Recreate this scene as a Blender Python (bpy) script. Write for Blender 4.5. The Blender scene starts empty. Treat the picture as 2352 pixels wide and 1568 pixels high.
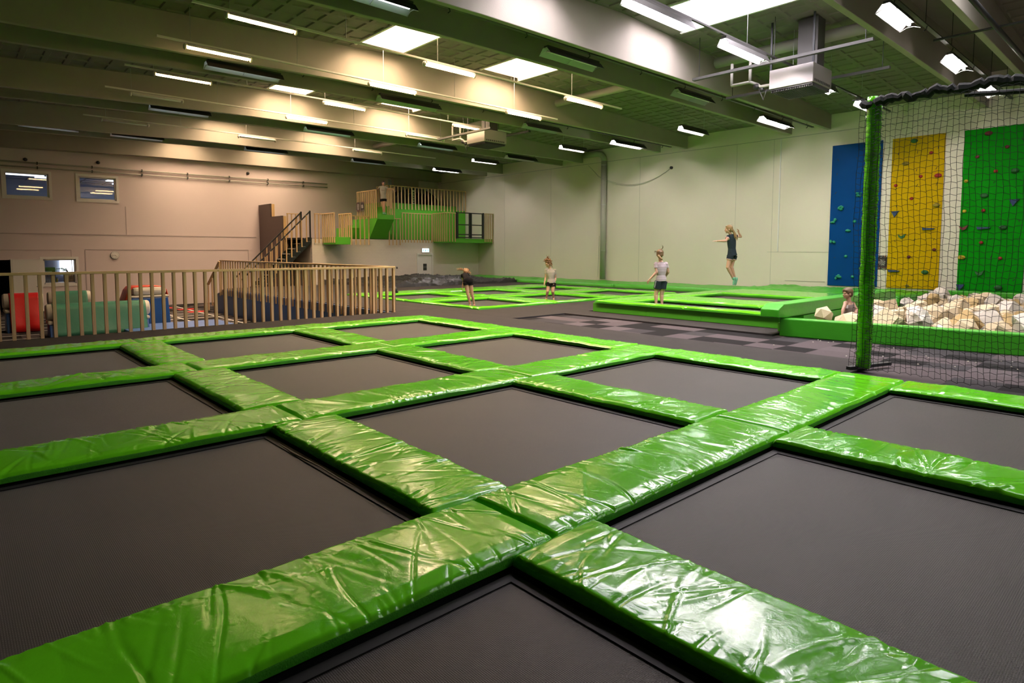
import bpy, bmesh, math, random
from mathutils import Vector, Matrix

SC = bpy.context.scene
COL = SC.collection
RND = random.Random(7)

# ------------------------------------------------------------------ camera, world, exposure
CAM = (-2.2257, -2.4374, 1.495)
YAW, PITCH, ROLL = 0.7410849, -0.0737761, 0.0019776
def cam_axes():
    cy, sy, cp, sp = math.cos(YAW), math.sin(YAW), math.cos(PITCH), math.sin(PITCH)
    f = Vector((sy*cp, cy*cp, sp)); r = Vector((cy, -sy, 0)); u = r.cross(f)
    return math.cos(ROLL)*r + math.sin(ROLL)*u, -math.sin(ROLL)*r + math.cos(ROLL)*u, f
def make_camera():
    r, u, f = cam_axes()
    cd = bpy.data.cameras.new('camera'); co = bpy.data.objects.new('camera', cd); COL.objects.link(co)
    m = Matrix(((r.x, u.x, -f.x, CAM[0]), (r.y, u.y, -f.y, CAM[1]), (r.z, u.z, -f.z, CAM[2]), (0, 0, 0, 1)))
    co.matrix_world = m
    cd.sensor_width = 36; cd.sensor_fit = 'HORIZONTAL'; cd.lens = 1427.88/2352*36
    cd.shift_y = (681.75-784)/2352
    cd.clip_start = 0.05; cd.clip_end = 200
    SC.camera = co
make_camera()
W = bpy.data.worlds.new('world'); SC.world = W; W.use_nodes = True
W.node_tree.nodes['Background'].inputs[0].default_value = (0.55, 0.7, 1.0, 1)
W.node_tree.nodes['Background'].inputs[1].default_value = 1.0
SC.view_settings.view_transform = 'Standard'
SC.view_settings.look = 'None'
SC.view_settings.exposure = 0.0
SC.view_settings.gamma = 1.0
SC.view_settings.use_curve_mapping = False
SC.cycles.max_bounces = 7
SC.cycles.diffuse_bounces = 5
SC.cycles.glossy_bounces = 3
SC.cycles.transmission_bounces = 4
SC.cycles.sample_clamp_indirect = 6.0
SC.cycles.caustics_reflective = False
SC.cycles.caustics_refractive = False

# light strengths of the hall's lamps and roof lights, and of the added rear ones
SKY_NEAR, SKY_FAR, SKY_BACK = 29.0, 38.0, 14.0
SKY_NEAR_COL = (1.0, 0.90, 1.0)
SKY_FAR_COL = (1.0, 0.70, 0.44)
WARM_TUBE, COOL_TUBE = 40.0, 270.0

# ------------------------------------------------------------------ materials
def nodes(name):
    m = bpy.data.materials.new(name); m.use_nodes = True
    nt = m.node_tree
    return m, nt, nt.nodes['Principled BSDF']
def setp(b, col=None, rough=None, metal=None, spec=None, **k):
    if col is not None: b.inputs['Base Color'].default_value = (*col, 1)
    if rough is not None: b.inputs['Roughness'].default_value = rough
    if metal is not None: b.inputs['Metallic'].default_value = metal
    if spec is not None: b.inputs['Specular IOR Level'].default_value = spec
    for n, v in k.items(): b.inputs[n.replace('_', ' ')].default_value = v
def N(nt, t, **k):
    n = nt.nodes.new(t)
    for a, v in k.items(): setattr(n, a, v)
    return n
def plain(name, col, rough=0.6, metal=0.0, spec=0.5, noise=0.0, nscale=6.0, bump=0.0, bscale=40.0):
    m, nt, b = nodes(name); setp(b, col, rough, metal, spec)
    tc = N(nt, 'ShaderNodeTexCoord')
    if noise:
        t = N(nt, 'ShaderNodeTexNoise'); t.inputs['Scale'].default_value = nscale; t.inputs['Detail'].default_value = 4
        nt.links.new(tc.outputs['Object'], t.inputs['Vector'])
        r = N(nt, 'ShaderNodeMixRGB'); r.inputs[1].default_value = (*[max(0, c*(1-noise)) for c in col], 1); r.inputs[2].default_value = (*[min(1, c*(1+noise)) for c in col], 1)
        nt.links.new(t.outputs['Fac'], r.inputs[0]); nt.links.new(r.outputs[0], b.inputs['Base Color'])
    if bump:
        t2 = N(nt, 'ShaderNodeTexNoise'); t2.inputs['Scale'].default_value = bscale; t2.inputs['Detail'].default_value = 5
        nt.links.new(tc.outputs['Object'], t2.inputs['Vector'])
        bp = N(nt, 'ShaderNodeBump'); bp.inputs['Strength'].default_value = bump; bp.inputs['Distance'].default_value = 0.02
        nt.links.new(t2.outputs['Fac'], bp.inputs['Height']); nt.links.new(bp.outputs[0], b.inputs['Normal'])
    return m
def emit(name, col, s):
    m = bpy.data.materials.new(name); m.use_nodes = True; nt = m.node_tree; nt.nodes.clear()
    e = N(nt, 'ShaderNodeEmission'); o = N(nt, 'ShaderNodeOutputMaterial')
    e.inputs[0].default_value = (*col, 1); e.inputs[1].default_value = s
    nt.links.new(e.outputs[0], o.inputs[0]); return m
def wood(name, col, axis='Z'):
    m, nt, b = nodes(name); setp(b, col, 0.55)
    tc = N(nt, 'ShaderNodeTexCoord'); mp = N(nt, 'ShaderNodeMapping')
    sc = {'Z': (30, 30, 1.2), 'X': (1.2, 30, 30), 'Y': (30, 1.2, 30)}[axis]
    mp.inputs['Scale'].default_value = sc
    t = N(nt, 'ShaderNodeTexNoise'); t.inputs['Scale'].default_value = 1.0; t.inputs['Detail'].default_value = 6; t.inputs['Distortion'].default_value = 0.6
    nt.links.new(tc.outputs['Object'], mp.inputs[0]); nt.links.new(mp.outputs[0], t.inputs['Vector'])
    cr = N(nt, 'ShaderNodeValToRGB')
    cr.color_ramp.elements[0].position = 0.3; cr.color_ramp.elements[0].color = (*[c*0.72 for c in col], 1)
    cr.color_ramp.elements[1].position = 0.7; cr.color_ramp.elements[1].color = (*[min(1, c*1.18) for c in col], 1)
    nt.links.new(t.outputs['Fac'], cr.inputs[0])
    # knots
    v = N(nt, 'ShaderNodeTexVoronoi'); v.inputs['Scale'].default_value = 3.2
    nt.links.new(tc.outputs['Object'], v.inputs['Vector'])
    kr = N(nt, 'ShaderNodeValToRGB'); kr.color_ramp.elements[0].position = 0.045; kr.color_ramp.elements[1].position = 0.075
    kr.color_ramp.elements[0].color = (0.12, 0.055, 0.02, 1); kr.color_ramp.elements[1].color = (1, 1, 1, 1)
    nt.links.new(v.outputs['Distance'], kr.inputs[0])
    mx = N(nt, 'ShaderNodeMixRGB', blend_type='MULTIPLY'); mx.inputs[0].default_value = 0.8
    nt.links.new(cr.outputs[0], mx.inputs[1]); nt.links.new(kr.outputs[0], mx.inputs[2])
    nt.links.new(mx.outputs[0], b.inputs['Base Color'])
    return m
def vinyl(name, col, rough=0.2):
    m, nt, b = nodes(name); setp(b, col, rough, 0, 0.5)
    tc = N(nt, 'ShaderNodeTexCoord'); oi = N(nt, 'ShaderNodeObjectInfo')
    ad = N(nt, 'ShaderNodeVectorMath', operation='ADD')
    mul = N(nt, 'ShaderNodeMath', operation='MULTIPLY'); mul.inputs[1].default_value = 37.0
    nt.links.new(oi.outputs['Random'], mul.inputs[0])
    nt.links.new(tc.outputs['Object'], ad.inputs[0]); nt.links.new(mul.outputs[0], ad.inputs[1])
    t = N(nt, 'ShaderNodeTexNoise'); t.inputs['Scale'].default_value = 9; t.inputs['Detail'].default_value = 5; t.inputs['Roughness'].default_value = 0.62; t.inputs['Distortion'].default_value = 1.2
    nt.links.new(ad.outputs[0], t.inputs['Vector'])
    bp = N(nt, 'ShaderNodeBump'); bp.inputs['Strength'].default_value = 0.13; bp.inputs['Distance'].default_value = 0.012
    nt.links.new(t.outputs['Fac'], bp.inputs['Height']); nt.links.new(bp.outputs[0], b.inputs['Normal'])
    t3 = N(nt, 'ShaderNodeTexNoise'); t3.inputs['Scale'].default_value = 26; t3.inputs['Detail'].default_value = 6
    nt.links.new(ad.outputs[0], t3.inputs['Vector'])
    mr = N(nt, 'ShaderNodeMapRange'); mr.inputs['From Min'].default_value = 0.3; mr.inputs['From Max'].default_value = 0.75
    mr.inputs['To Min'].default_value = rough*0.75; mr.inputs['To Max'].default_value = rough*1.6
    nt.links.new(t3.outputs['Fac'], mr.inputs['Value']); nt.links.new(mr.outputs[0], b.inputs['Roughness'])
    return m
def woven(name, col, rough=0.55):
    m, nt, b = nodes(name); setp(b, col, rough, 0, 0.35)
    b.inputs['Sheen Weight'].default_value = 0.25; b.inputs['Sheen Roughness'].default_value = 0.4
    tc = N(nt, 'ShaderNodeTexCoord')
    w1 = N(nt, 'ShaderNodeTexWave', wave_type='BANDS', bands_direction='X'); w1.inputs['Scale'].default_value = 38
    w2 = N(nt, 'ShaderNodeTexWave', wave_type='BANDS', bands_direction='Y'); w2.inputs['Scale'].default_value = 38
    for w in (w1, w2):
        w.inputs['Distortion'].default_value = 0.3
        nt.links.new(tc.outputs['Object'], w.inputs['Vector'])
    mu = N(nt, 'ShaderNodeMath', operation='MULTIPLY'); nt.links.new(w1.outputs['Fac'], mu.inputs[0]); nt.links.new(w2.outputs['Fac'], mu.inputs[1])
    n = N(nt, 'ShaderNodeTexNoise'); n.inputs['Scale'].default_value = 1.6; n.inputs['Detail'].default_value = 6
    nt.links.new(tc.outputs['Object'], n.inputs['Vector'])
    cr = N(nt, 'ShaderNodeValToRGB')
    cr.color_ramp.elements[0].color = (*[c*0.55 for c in col], 1); cr.color_ramp.elements[1].color = (*[c*1.7 for c in col], 1)
    nt.links.new(mu.outputs[0], cr.inputs[0])
    c2 = N(nt, 'ShaderNodeValToRGB'); c2.color_ramp.elements[0].position = 0.3; c2.color_ramp.elements[1].position = 0.8
    c2.color_ramp.elements[0].color = (0.75, 0.75, 0.75, 1); c2.color_ramp.elements[1].color = (1.35, 1.3, 1.25, 1)
    nt.links.new(n.outputs['Fac'], c2.inputs[0])
    mx = N(nt, 'ShaderNodeMixRGB', blend_type='MULTIPLY'); mx.inputs[0].default_value = 1
    nt.links.new(cr.outputs[0], mx.inputs[1]); nt.links.new(c2.outputs[0], mx.inputs[2]); nt.links.new(mx.outputs[0], b.inputs['Base Color'])
    bp = N(nt, 'ShaderNodeBump'); bp.inputs['Strength'].default_value = 0.35; bp.inputs['Distance'].default_value = 0.004
    nt.links.new(mu.outputs[0], bp.inputs['Height']); nt.links.new(bp.outputs[0], b.inputs['Normal'])
    return m
def carpet_tiles(name):
    m, nt, b = nodes(name); setp(b, (0.08, 0.07, 0.08), 0.95, 0, 0.1)
    tc = N(nt, 'ShaderNodeTexCoord')
    mp = N(nt, 'ShaderNodeMapping'); mp.inputs['Scale'].default_value = (2.0, 2.0, 0.0); mp.inputs['Location'].default_value = (0.3, 0.1, 0)
    nt.links.new(tc.outputs['Object'], mp.inputs[0])
    fl = N(nt, 'ShaderNodeVectorMath', operation='FLOOR'); nt.links.new(mp.outputs[0], fl.inputs[0])
    wn = N(nt, 'ShaderNodeTexWhiteNoise', noise_dimensions='3D'); nt.links.new(fl.outputs[0], wn.inputs['Vector'])
    cr = N(nt, 'ShaderNodeValToRGB'); cr.color_ramp.interpolation = 'CONSTANT'
    e = cr.color_ramp.elements
    e[0].position = 0; e[0].color = (0.015, 0.014, 0.015, 1)
    e[1].position = 0.34; e[1].color = (0.088, 0.073, 0.077, 1)
    x = e.new(0.62); x.color = (0.046, 0.043, 0.046, 1)
    x = e.new(0.84); x.color = (0.098, 0.083, 0.087, 1)
    nt.links.new(wn.outputs['Value'], cr.inputs[0])
    n = N(nt, 'ShaderNodeTexNoise'); n.inputs['Scale'].default_value = 240; n.inputs['Detail'].default_value = 2
    nt.links.new(tc.outputs['Object'], n.inputs['Vector'])
    mx = N(nt, 'ShaderNodeMixRGB', blend_type='OVERLAY'); mx.inputs[0].default_value = 0.55
    nt.links.new(cr.outputs[0], mx.inputs[1]); nt.links.new(n.outputs['Fac'], mx.inputs[2]); nt.links.new(mx.outputs[0], b.inputs['Base Color'])
    return m
def stripes(name, ca, cb, freq, bw=0.5):
    m, nt, b = nodes(name); setp(b, ca, 0.85, 0, 0.2)
    tc = N(nt, 'ShaderNodeTexCoord'); sx = N(nt, 'ShaderNodeSeparateXYZ'); nt.links.new(tc.outputs['Object'], sx.inputs[0])
    mu = N(nt, 'ShaderNodeMath', operation='MULTIPLY'); mu.inputs[1].default_value = freq; nt.links.new(sx.outputs['Z'], mu.inputs[0])
    fr = N(nt, 'ShaderNodeMath', operation='FRACT'); nt.links.new(mu.outputs[0], fr.inputs[0])
    gt = N(nt, 'ShaderNodeMath', operation='GREATER_THAN'); gt.inputs[1].default_value = bw; nt.links.new(fr.outputs[0], gt.inputs[0])
    mx = N(nt, 'ShaderNodeMixRGB'); mx.inputs[1].default_value = (*ca, 1); mx.inputs[2].default_value = (*cb, 1)
    nt.links.new(gt.outputs[0], mx.inputs[0]); nt.links.new(mx.outputs[0], b.inputs['Base Color'])
    return m
def glassy(name):
    m = bpy.data.materials.new(name); m.use_nodes = True; nt = m.node_tree; nt.nodes.clear()
    tr = N(nt, 'ShaderNodeBsdfTransparent'); gl = N(nt, 'ShaderNodeBsdfGlossy'); gl.inputs['Roughness'].default_value = 0.02
    fr = N(nt, 'ShaderNodeFresnel'); fr.inputs[0].default_value = 1.6
    mx = N(nt, 'ShaderNodeMixShader'); o = N(nt, 'ShaderNodeOutputMaterial')
    nt.links.new(fr.outputs[0], mx.inputs[0]); nt.links.new(tr.outputs[0], mx.inputs[1]); nt.links.new(gl.outputs[0], mx.inputs[2]); nt.links.new(mx.outputs[0], o.inputs[0])
    return m

def bricks(name, col):
    m, nt, b = nodes(name); setp(b, col, 0.75)
    tc = N(nt, 'ShaderNodeTexCoord'); mp = N(nt, 'ShaderNodeMapping'); mp.inputs['Rotation'].default_value = (math.pi/2, 0, 0)
    br = N(nt, 'ShaderNodeTexBrick'); br.inputs['Scale'].default_value = 3.0; br.inputs['Mortar Size'].default_value = 0.012
    br.inputs['Color1'].default_value = (*col, 1); br.inputs['Color2'].default_value = (*[c*0.97 for c in col], 1); br.inputs['Mortar'].default_value = (*[c*0.90 for c in col], 1)
    nt.links.new(tc.outputs['Object'], mp.inputs[0]); nt.links.new(mp.outputs[0], br.inputs['Vector']); nt.links.new(br.outputs['Color'], b.inputs['Base Color'])
    bp = N(nt, 'ShaderNodeBump'); bp.inputs['Strength'].default_value = 0.3; bp.inputs['Distance'].default_value = 0.01; bp.invert = True
    nt.links.new(br.outputs['Fac'], bp.inputs['Height']); nt.links.new(bp.outputs[0], b.inputs['Normal'])
    return m
M = {}
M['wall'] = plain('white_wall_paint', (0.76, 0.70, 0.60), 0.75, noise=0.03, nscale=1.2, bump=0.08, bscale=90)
M['groove'] = plain('wall_joint_shadow_line', (0.40, 0.34, 0.34), 0.8)
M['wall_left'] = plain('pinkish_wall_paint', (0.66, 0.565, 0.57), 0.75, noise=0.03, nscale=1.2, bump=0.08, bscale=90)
M['wallbrick'] = bricks('white_painted_brick', (0.74, 0.68, 0.62))
M['concrete'] = plain('painted_concrete', (0.36, 0.325, 0.275), 0.8, noise=0.06, nscale=2.5, bump=0.12, bscale=60)
M['ceil'] = plain('wood_wool_ceiling_board', (0.20, 0.187, 0.16), 0.9, noise=0.1, nscale=5, bump=0.2, bscale=120)
M['deck'] = plain('dark_rubber_deck', (0.029, 0.026, 0.025), 0.8, spec=0.2, noise=0.25, nscale=3, bump=0.15, bscale=150)
M['carpet'] = carpet_tiles('carpet_tiles_two_greys')
M['green'] = vinyl('glossy_green_vinyl', (0.125, 0.58, 0.010), 0.13)
M['greenside'] = plain('green_fabric_side', (0.075, 0.46, 0.016), 0.5, noise=0.15, nscale=30, bump=0.3, bscale=120)
M['greensatin'] = plain('satin_green_vinyl', (0.045, 0.34, 0.012), 0.38, noise=0.06, nscale=4, bump=0.15, bscale=14)
M['greenpaint'] = plain('green_painted_board', (0.085, 0.40, 0.02), 0.5, noise=0.05, nscale=3)
M['bed'] = woven('black_woven_trampoline_bed', (0.027, 0.0205, 0.0175))
M['webbing'] = plain('black_webbing', (0.014, 0.013, 0.013), 0.6, spec=0.3, noise=0.2, nscale=20)
M['black'] = plain('black_plastic', (0.012, 0.012, 0.013), 0.5)
M['blackmetal'] = plain('black_steel', (0.02, 0.024, 0.026), 0.42, 0.3)
M['tarp'] = plain('black_crumpled_tarp', (0.016, 0.016, 0.017), 0.42, spec=0.45, bump=0.6, bscale=7)
M['pine'] = wood('pine_batten', (0.62, 0.42, 0.22), 'Z')
M['pinex'] = wood('pine_rail', (0.68, 0.47, 0.24), 'X')
M['piney'] = wood('pine_rail_lengthwise', (0.68, 0.47, 0.24), 'Y')
M['ply'] = wood('plywood_edge', (0.66, 0.44, 0.2), 'Z')
M['brown'] = plain('dark_brown_film_board', (0.075, 0.045, 0.038), 0.6, noise=0.15, nscale=8)
M['bluevinyl'] = plain('blue_vinyl', (0.01, 0.075, 0.30), 0.38, bump=0.1, bscale=10)
M['bluelight'] = plain('light_blue_mat_vinyl', (0.09, 0.19, 0.50), 0.42)
M['bluegrey'] = plain('blue_painted_stair_side', (0.075, 0.155, 0.34), 0.6, noise=0.12, nscale=5)
M['whitevinyl'] = plain('cream_vinyl', (0.62, 0.57, 0.48), 0.4, bump=0.15, bscale=9)
M['redvinyl'] = plain('red_vinyl_cloth', (0.60, 0.012, 0.012), 0.42, bump=0.3, bscale=7)
M['orangevinyl'] = plain('orange_red_vinyl', (0.75, 0.07, 0.03), 0.4, bump=0.3, bscale=7)
M['tealvinyl'] = plain('sea_green_vinyl_cloth', (0.045, 0.20, 0.125), 0.45, bump=0.3, bscale=6)
M['whitepaint'] = plain('white_gloss_paint', (0.78, 0.76, 0.74), 0.4)
M['wellwhite'] = plain('white_roof_light_shaft', (0.88, 0.87, 0.85), 0.6)
M['whiteline'] = plain('white_floor_tape', (0.75, 0.72, 0.68), 0.6)
M['redtile'] = plain('red_carpet_tile', (0.5, 0.02, 0.015), 0.9)
M['steel'] = plain('galvanised_steel', (0.46, 0.47, 0.48), 0.35, 0.85)
M['alu'] = plain('polished_reflector_aluminium', (0.34, 0.35, 0.35), 0.4, 0.6)
M['lampgrey'] = plain('grey_lamp_housing', (0.060, 0.060, 0.056), 0.55, 0.1)
M['casing'] = plain('heater_grey_casing', (0.36, 0.34, 0.33), 0.5)
M['lampwhite'] = plain('white_lamp_housing', (0.75, 0.72, 0.66), 0.4)
M['pipe'] = plain('grey_painted_pipe', (0.40, 0.39, 0.35), 0.55)
M['tubeoff'] = plain('unlit_white_tube', (0.8, 0.8, 0.78), 0.3)
M['warm'] = emit('warm_tube_light', (1.0, 0.66, 0.30), WARM_TUBE)
M['cool'] = emit('cool_tube_light', (1.0, 0.88, 0.84), COOL_TUBE)
M['skynear'] = emit('roof_light_daylight', SKY_NEAR_COL, SKY_NEAR)
M['skyfar'] = emit('roof_light_warm_dome', SKY_FAR_COL, SKY_FAR)
M['skyfar2'] = emit('roof_light_warm_dome_dim', SKY_FAR_COL, SKY_FAR*0.75)
M['skyfar3'] = emit('roof_light_warm_dome_dimmer', SKY_FAR_COL, SKY_FAR*0.6)
M['skyback'] = emit('added_back_roof_light', (0.95, 0.93, 0.95), SKY_BACK)  # unseen roof lights in the rear bays, added to light the foreground
M['yellowboard'] = plain('yellow_climbing_board', (0.50, 0.325, 0.001), 0.6, spec=0.08, noise=0.05, nscale=2)
M['blueboard'] = plain('blue_climbing_board', (0.0005, 0.050, 0.21), 0.6, spec=0.08, noise=0.08, nscale=2)
M['greenboard'] = plain('green_climbing_board', (0.001, 0.23, 0.002), 0.6, spec=0.08, noise=0.05, nscale=2)
M['holdteal'] = plain('teal_hold', (0.012, 0.26, 0.17), 0.6)
M['holdred'] = plain('red_hold', (0.34, 0.02, 0.02), 0.6)
M['holdmaroon'] = plain('maroon_hold', (0.14, 0.015, 0.025), 0.6)
M['holdgreen'] = plain('dark_green_hold', (0.02, 0.12, 0.03), 0.6)
M['holdblue'] = plain('navy_hold', (0.015, 0.045, 0.13), 0.6)
M['holdyellow'] = plain('yellow_hold', (0.55, 0.42, 0.02), 0.6)
M['holdolive'] = plain('olive_hold', (0.28, 0.22, 0.02), 0.6)
M['net'] = plain('black_net_cord', (0.012, 0.012, 0.014), 0.8)
M['foam1'] = plain('cream_foam', (0.60, 0.49, 0.32), 0.95, noise=0.05, nscale=9, bump=0.25, bscale=60)
M['foam2'] = plain('white_foam', (0.66, 0.61, 0.53), 0.95, noise=0.05, nscale=9, bump=0.25, bscale=60)
M['foam3'] = plain('tan_foam', (0.43, 0.31, 0.14), 0.95, noise=0.08, nscale=9, bump=0.3, bscale=60)
M['glass'] = glassy('window_glass')
M['darkroom'] = plain('dark_room_wall', (0.03, 0.035, 0.03), 0.8)
M['office'] = plain('office_room_wall', (0.42, 0.46, 0.56), 0.8)
M['officelight'] = emit('office_ceiling_light', (0.80, 0.88, 1.0), 3.2)
M['dim'] = emit('dimmed_tube_light', (0.85, 0.95, 1.0), 7.0)
M['exitgreen'] = emit('exit_sign_green', (0.01, 0.55, 0.42), 1.0)
M['exitwhite'] = emit('exit_sign_white', (0.70, 0.93, 1.0), 2.2)
M['ledblue'] = emit('blue_indicator', (0.05, 0.2, 1.0), 4.0)
M['posterdark'] = plain('dark_poster_print', (0.028, 0.02, 0.022), 0.5)
M['posterwhite'] = plain('white_poster_lettering', (0.75, 0.73, 0.70), 0.5)
M['posterred'] = plain('red_poster_print', (0.6, 0.06, 0.03), 0.5)
M['posterorange'] = plain('orange_poster_print', (0.7, 0.25, 0.05), 0.5)
M['posterteal'] = plain('teal_poster_print', (0.08, 0.35, 0.4), 0.5)
M['skin'] = plain('skin', (0.50, 0.285, 0.20), 0.5, noise=0.06, nscale=10)
M['hair_blond'] = plain('dark_blond_hair', (0.125, 0.074, 0.032), 0.5, noise=0.35, nscale=40)
M['hair_light'] = plain('light_blond_hair', (0.235, 0.145, 0.060), 0.5, noise=0.35, nscale=40)
M['hair_ginger'] = plain('ginger_hair', (0.16, 0.072, 0.026), 0.5, noise=0.4, nscale=40)
M['hair_straw'] = plain('straw_blond_hair', (0.20, 0.105, 0.042), 0.55, noise=0.4, nscale=50)
M['hair_dark'] = plain('dark_brown_hair', (0.035, 0.018, 0.012), 0.4, noise=0.3, nscale=40)
M['cloth_black'] = plain('black_cloth', (0.009, 0.0085, 0.010), 0.9, spec=0.1, bump=0.3, bscale=25)
M['cloth_navy'] = plain('charcoal_blue_cloth', (0.018, 0.027, 0.034), 0.9, spec=0.15, noise=0.3, nscale=60, bump=0.3, bscale=25)
M['cloth_grey'] = plain('heather_grey_cloth', (0.40, 0.37, 0.33), 0.85, noise=0.1, nscale=60, bump=0.3, bscale=25)
M['cloth_taupe'] = plain('taupe_grey_cloth', (0.24, 0.19, 0.165), 0.85, bump=0.3, bscale=25)
M['cloth_stripe'] = stripes('white_and_mauve_striped_knit', (0.45, 0.38, 0.40), (0.22, 0.17, 0.20), 26.0, 0.72)
M['cloth_stripe2'] = stripes('white_and_grey_striped_knit', (0.44, 0.39, 0.36), (0.17, 0.145, 0.145), 27.0, 0.68)
M['sock'] = plain('mint_green_sock', (0.16, 0.46, 0.27), 0.8)
M['sole'] = plain('dark_teal_sock_sole', (0.02, 0.10, 0.13), 0.8)
M['pinktrim'] = plain('pale_pink_trim', (0.72, 0.45, 0.40), 0.8)
M['eye'] = plain('dark_eye', (0.015, 0.012, 0.01), 0.3)
M['lips'] = plain('lips', (0.42, 0.14, 0.12), 0.5)

# ------------------------------------------------------------------ mesh helpers
class MB:
    def __init__(s): s.v = []; s.f = []; s.m = []
    def add(s, vs, fs, mi=0):
        o = len(s.v); s.v += [tuple(v) for v in vs]; s.f += [tuple(i+o for i in f) for f in fs]; s.m += [mi]*len(fs); return s
    def box(s, x0, x1, y0, y1, z0, z1, mi=0):
        return s.add([(x0,y0,z0),(x1,y0,z0),(x1,y1,z0),(x0,y1,z0),(x0,y0,z1),(x1,y0,z1),(x1,y1,z1),(x0,y1,z1)],
                     [(0,3,2,1),(4,5,6,7),(0,1,5,4),(1,2,6,5),(2,3,7,6),(3,0,4,7)], mi)
    def prism(s, pts, d, mi=0):
        """polygon of 3-D points extruded by vector d"""
        n = len(pts); d = Vector(d); a = [Vector(p) for p in pts]; b = [p+d for p in a]
        return s.add(a+b, [tuple(range(n))[::-1], tuple(range(n, 2*n))] + [(i, (i+1) % n, n+(i+1) % n, n+i) for i in range(n)], mi)
    def bar(s, a, b, w, h, up=(0,0,1), mi=0):
        a, b = Vector(a), Vector(b); d = (b-a).normalized(); u = Vector(up)
        x = d.cross(u).normalized()*(w/2); y = x.cross(d).normalized()*(h/2)
        p = [a-x-y, a+x-y, a+x+y, a-x+y]
        return s.prism(p, b-a, mi)
    def tube(s, pts, r, n=8, mi=0, cap=True):
        P = [Vector(p) for p in pts]; rr = r if isinstance(r, (list, tuple)) else [r]*len(P)
        rings = []; ref = None
        for i, p in enumerate(P):
            t = (P[min(i+1, len(P)-1)]-P[max(i-1, 0)])
            t = t.normalized() if t.length > 1e-9 else Vector((0,0,1))
            if ref is None:
                ref = Vector((0,0,1)) if abs(t.z) < 0.9 else Vector((1,0,0))
            x = ref - t*ref.dot(t)
            x = x.normalized() if x.length > 1e-6 else t.orthogonal().normalized()
            ref = x; y = t.cross(x)
            rings.append([p + (x*math.cos(2*math.pi*k/n) + y*math.sin(2*math.pi*k/n))*rr[i] for k in range(n)])
        vs = [v for r_ in rings for v in r_]; fs = []
        for i in range(len(P)-1):
            for k in range(n):
                fs.append((i*n+k, i*n+(k+1) % n, (i+1)*n+(k+1) % n, (i+1)*n+k))
        if cap: fs += [tuple(range(n))[::-1], tuple((len(P)-1)*n+k for k in range(n))]
        return s.add(vs, fs, mi)
    def ell(s, c, r, n=14, k=9, rot=None, mi=0):
        c = Vector(c); vs = [(0,0,-1)]; fs = []
        for j in range(1, k):
            a = -math.pi/2 + math.pi*j/k
            for i in range(n): vs.append((math.cos(a)*math.cos(2*math.pi*i/n), math.cos(a)*math.sin(2*math.pi*i/n), math.sin(a)))
        vs.append((0,0,1)); t = len(vs)-1
        for i in range(n): fs.append((0, 1+(i+1) % n, 1+i)); fs.append((t, t-n+i, t-n+(i+1) % n))
        for j in range(k-2):
            for i in range(n): fs.append((1+j*n+i, 1+j*n+(i+1) % n, 1+(j+1)*n+(i+1) % n, 1+(j+1)*n+i))
        R_ = rot or Matrix.Identity(3)
        return s.add([c + R_ @ Vector((v[0]*r[0], v[1]*r[1], v[2]*r[2])) for v in vs], fs, mi)
    def cap(s, a, b, ra, rb, n=12):
        """tapered round-ended limb"""
        a, b = Vector(a), Vector(b); d = b-a; L = max(d.length, 1e-6); t = d/L
        pts, rs = [], []
        for k in range(4): 
            q = math.pi/2*(1-k/4); pts.append(a - t*ra*math.sin(q)); rs.append(max(ra*math.cos(q), ra*0.08))
        pts.append(a); rs.append(ra); pts.append(b); rs.append(rb)
        for k in range(1, 5):
            q = math.pi/2*k/4; pts.append(b + t*rb*math.sin(q)); rs.append(max(rb*math.cos(q), rb*0.08))
        return s.tube(pts, rs, n)
    def loft(s, rings, n=20, mi=0):
        """rings: (center, rx, ry, xdir, ydir) elliptical closed loft"""
        vs, fs = [], []
        for c, rx, ry, xd, yd in rings:
            c, xd, yd = Vector(c), Vector(xd), Vector(yd)
            for i in range(n): vs.append(c + xd*rx*math.cos(2*math.pi*i/n) + yd*ry*math.sin(2*math.pi*i/n))
        for j in range(len(rings)-1):
            for i in range(n): fs.append((j*n+i, j*n+(i+1) % n, (j+1)*n+(i+1) % n, (j+1)*n+i))
        fs += [tuple(range(n))[::-1], tuple((len(rings)-1)*n+i for i in range(n))]
        return s.add(vs, fs, mi)
    def mesh(s, name):
        me = bpy.data.meshes.new(name); me.from_pydata(s.v, [], s.f)
        me.polygons.foreach_set('material_index', s.m); me.update()
        bm = bmesh.new(); bm.from_mesh(me); bmesh.ops.recalc_face_normals(bm, faces=bm.faces); bm.to_mesh(me); bm.free()
        return me
    def build(s, name, mats, parent=None, smooth=False, loc=None, bevel=0):
        me = s.mesh(name)
        for m in (mats if isinstance(mats, (list, tuple)) else [mats]): me.materials.append(M[m] if isinstance(m, str) else m)
        if smooth: me.polygons.foreach_set('use_smooth', [True]*len(me.polygons))
        o = bpy.data.objects.new(name, me); COL.objects.link(o)
        if loc is not None: o.location = loc
        if parent is not None: o.parent = parent
        if bevel:
            b = o.modifiers.new('bevel', 'BEVEL'); b.width = bevel; b.segments = 2; b.limit_method = 'ANGLE'
        return o
def tag(o, label, cat, group=None, kind=None):
    if label: o['label'] = label
    if cat: o['category'] = cat
    if group: o['group'] = group
    if kind: o['kind'] = kind
    return o
def empty(name, loc=(0,0,0), rz=0.0, label=None, cat=None, group=None):
    o = bpy.data.objects.new(name, None); COL.objects.link(o); o.location = loc; o.rotation_euler = (0, 0, rz)
    o.empty_display_size = 0.1
    return tag(o, label, cat, group)
def struct(o): o['kind'] = 'structure'; return o
def copy_tree(o, parent=None):
    c = o.copy(); COL.objects.link(c)
    if parent is not None: c.parent = parent
    for ch in list(o.children):
        copy_tree(ch, c)
    return c
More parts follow.
